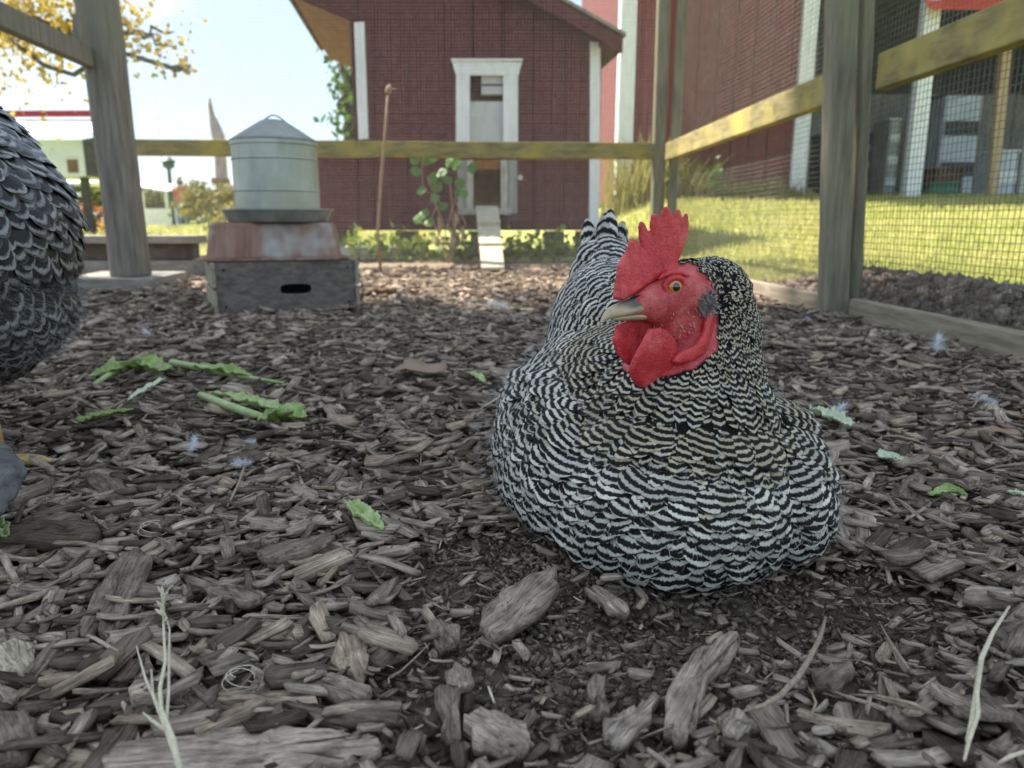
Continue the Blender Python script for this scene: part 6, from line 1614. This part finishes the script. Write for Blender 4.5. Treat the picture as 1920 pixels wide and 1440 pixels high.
# downy feathers
def down(label, px, py, w_px, n=340, z=0.02, mat='down_w'):
    c = G(px, py, z); s = w_px / FPX * (c - Vector((0, 0, CAMH))).length; rg = np.random.default_rng(px)
    root_ = empty("down_feather", c, label, "feather", "white down feathers on the mulch")
    ax = Vector((rg.normal(), rg.normal() * .6, .25)).normalized(); mb = MB(); mb.tube([c - ax * s * .45, c, c + ax * s * .45], [0.0006, 0.0005, 0.0002], 5); mb.build("shaft", M['down_w'], root_)
    t = rg.uniform(-.45, .45, n); Pq = np.array(c)[None] + t[:, None] * s * np.array(ax)[None]
    hairs("barbs", Pq, nrm(rg.normal(0, 1, (n, 3)) + np.array([0, 0, .6])), nrm(rg.normal(0, 1, (n, 3)) + np.array(ax)[None] * .8 + np.array([0, 0, .3])), s * rg.uniform(.10, .38, n), max(0.00012, s * .004), rg, root_, M[mat], 0.4)
for a_ in (("fluffy white feather below the ragged lettuce rib", 362, 835, 46), ("small white feather tuft under the thin upright twig", 455, 868, 42), ("wispy feather left of the crumpled lettuce leaf end", 470, 828, 26), ("faint white feather far left of the crate foot", 275, 626, 30), ("white feather just right of the curled orange leaf", 934, 572, 42), ("white feather beside the near fence post foot", 1514, 600, 26), ("white feather at the bottom board, left of a pair", 1668, 625, 20), ("bigger white feather at the bottom board, right of a pair", 1694, 630, 28), ("long white feather below the bottom board on the right", 1760, 655, 60), ("white feather near the right edge of the mulch", 1852, 752, 42), ("grey-white feather behind the white torn lettuce piece", 1570, 768, 50)):
    down(*a_)
# straws and twigs
def stick(name, label, cat, path, radii, mat, zs, group=None, extra=(), head=None):
    def pth(pp, zz): return [G(x, y, z) for (x, y), z in zip(pp, zz)]
    radii = [r * 0.72 for r in radii]; extra = [(p, [r * 0.72 for r in q], z) for p, q, z in extra]
    pts = pth(path, zs); root_ = empty(name, pts[-1] if pts[-1].z < pts[0].z else pts[0], label, cat, group)
    mb = MB(); mb.tube(pts, radii, 8); mb.build("stem", mat, root_, smooth=True)
    for p2, r2, z2 in extra:
        mb = MB(); mb.tube(pth(p2, z2), r2, 7); mb.build("branch", mat, root_, smooth=True)
    if head:
        q = pth(*head); n = len(q); rg = np.random.default_rng(3)
        mb = MB()
        for t in np.linspace(0, 1, 16):
            k = min(int(t * (n - 1)), n - 2); c = q[k].lerp(q[k + 1], t * (n - 1) - k); d = Vector((rg.normal(0, .45), rg.normal(0, .3), 1)).normalized()
            mb.tube([c, c + d * .003, c + d * .006], [0.0003, 0.0011, 0.0002], 5)
        mb.build("seed_head", mat, root_)
stick("straw", "forked pale straw with a seed head at the bottom left", "straw", [(340, 1450), (328, 1410), (306, 1352), (286, 1300), (284, 1255)], [0.0019, 0.0017, 0.0014, 0.0011, 0.0006], M['straw'], [0.026, 0.03, 0.034, 0.036, 0.034], None,
      extra=[([(336, 1440), (326, 1390), (302, 1330), (300, 1290), (310, 1240), (307, 1180), (306, 1140)], [0.0017, 0.0017, 0.0015, 0.0013, 0.0011, 0.0009, 0.0006], [0.026, 0.032, 0.036, 0.038, 0.04, 0.04, 0.04]),
             ([(312, 1370), (286, 1352), (268, 1336)], [0.0013, 0.0010, 0.0005], [0.033, 0.034, 0.034]), ([(284, 1300), (272, 1270), (256, 1212)], [0.0010, 0.0008, 0.0005], [0.036, 0.038, 0.038]), ([(312, 1350), (316, 1300), (318, 1180), (310, 1150)], [0.0012, 0.0010, 0.0007, 0.0004], [0.034, 0.036, 0.037, 0.037])],
      head=([(308, 1165), (305, 1140), (305, 1115)], [0.04, 0.04, 0.04]))
stick("straw", "long pale folded straw at the bottom right", "straw", [(1892, 1138), (1862, 1185), (1840, 1235), (1832, 1290), (1822, 1350), (1812, 1390)], [0.0010, 0.0015, 0.0017, 0.0017, 0.0014, 0.0008], M['straw'], [0.03, 0.034, 0.036, 0.035, 0.03, 0.028], None,
      extra=[([(1838, 1240), (1832, 1300), (1834, 1340), (1818, 1385), (1808, 1426)], [0.0014, 0.0013, 0.0014, 0.0013, 0.0008], [0.038, 0.036, 0.034, 0.03, 0.028])])
stick("twig", "curved brown twig lying in front of the hen's right side", "twig", [(1548, 1158), (1538, 1195), (1518, 1235), (1496, 1270), (1462, 1305), (1430, 1324), (1396, 1333)], [0.0012, 0.0017, 0.0020, 0.0021, 0.0021, 0.0017, 0.0006], M['twig'], [0.022, 0.026, 0.028, 0.028, 0.026, 0.024, 0.022])
stick("twig", "thin tan twig standing up left of the small pale lettuce", "twig", [(458, 876), (448, 905), (436, 930), (426, 950)], [0.0014, 0.0014, 0.0014, 0.0012], M['stem'], [0.034, 0.030, 0.026, 0.02])
stick("twig", "thin dark double splinter right of the curved twig", "twig", [(1648, 1165), (1670, 1205), (1690, 1235), (1706, 1256)], [0.0005, 0.0010, 0.0013, 0.0010], M['twig'], [0.022, 0.024, 0.024, 0.022], None, [([(1660, 1195), (1680, 1230), (1700, 1258)], [0.0004, 0.0009, 0.0008], [0.02, 0.022, 0.02])])
stick("twig", "thin grey twig crossing the dark soil at centre", "twig", [(730, 1272), (752, 1258), (778, 1234), (806, 1206)], [0.0005, 0.0007, 0.0007, 0.0004], M['twig'], [0.02, 0.022, 0.024, 0.022])
stick("twig", "light broken twig beside the sitting hen's left wing", "twig", [(902, 765), (925, 752), (948, 736), (960, 728)], [0.0012, 0.0016, 0.0015, 0.001], M['straw'], [0.022, 0.026, 0.03, 0.03])
stick("straw", "short white straw bit above the streaked wood block", "straw", [(916, 1288), (921, 1302), (927, 1318)], [0.0008, 0.0009, 0.0007], M['straw'], [0.02, 0.021, 0.02])
stick("straw", "pale straw crossing the bottom right corner", "straw", [(1870, 1432), (1895, 1418), (1935, 1405)], [0.0010, 0.0013, 0.0012], M['straw'], [0.022, 0.026, 0.026])
stick("twig", "small forked rootlet left of the curved brown slab's chip", "twig", [(1520, 1345), (1530, 1318), (1522, 1298), (1515, 1288)], [0.0006, 0.0009, 0.0007, 0.0004], M['stem'], [0.02, 0.022, 0.022, 0.02])
# curls of dry grass
for k, (px, py, lb) in enumerate(((455, 1272, "curled wisp of dry grass above the straight brown stick"), (285, 990, "curled wisp of dry grass among the chips at left"))):
    c = G(px, py, 0.022); mb = MB()
    for j in range(3):
        r0 = 0.004 + 0.0015 * j; mb.tube([c + Vector((math.cos(t) * r0 * 1.5, math.sin(t) * r0, 0.004 * math.sin(t * .5 + j))) for t in np.linspace(j, j + 4.4, 14)], 0.00024, 5)
    mb.build("grass_wisp", M['straw'], None, label=lb, cat="dry grass")
# dark wooden corner poking into the picture at the left edge
q = [G(x, y, 0.03) for x, y in ((-60, 900), (-60, 872), (30, 868), (54, 876))]
yk = 0.50
pts = [P(-70, 870, yk), P(20, 866, yk), P(56, 874, yk), P(58, 886, yk), P(10, 965, yk - .02), P(-70, 1040, yk - .03)]
mb = MB().prism(pts, (-0.055, 0.06, -0.004))
st = organic(mb, 0.0028, 2, "dark_stone", pmat('dark_rock', [(0.3, (0.035, 0.033, 0.032)), (0.7, (0.16, 0.15, 0.145))], scale=110, rough=0.7, bmp=0.8, bdist=0.003, big=(25, (0.09, 0.085, 0.08))), None)
A_, _, N_ = mesh_arrays(st.data); o0 = A_.mean(0); o0[2] = A_[:, 2].min()
A_ = A_ + N_ * np.array([0.0022 * mnoise.noise(Vector(q) * 70) + 0.0012 * mnoise.noise(Vector(q) * 190) for q in A_])[:, None] - o0
st.data.vertices.foreach_set("co", A_.astype(np.float32).ravel()); st.data.update(); st.location = o0
tag(st, "dark angular stone poking in at the left edge by the toe", "stone")
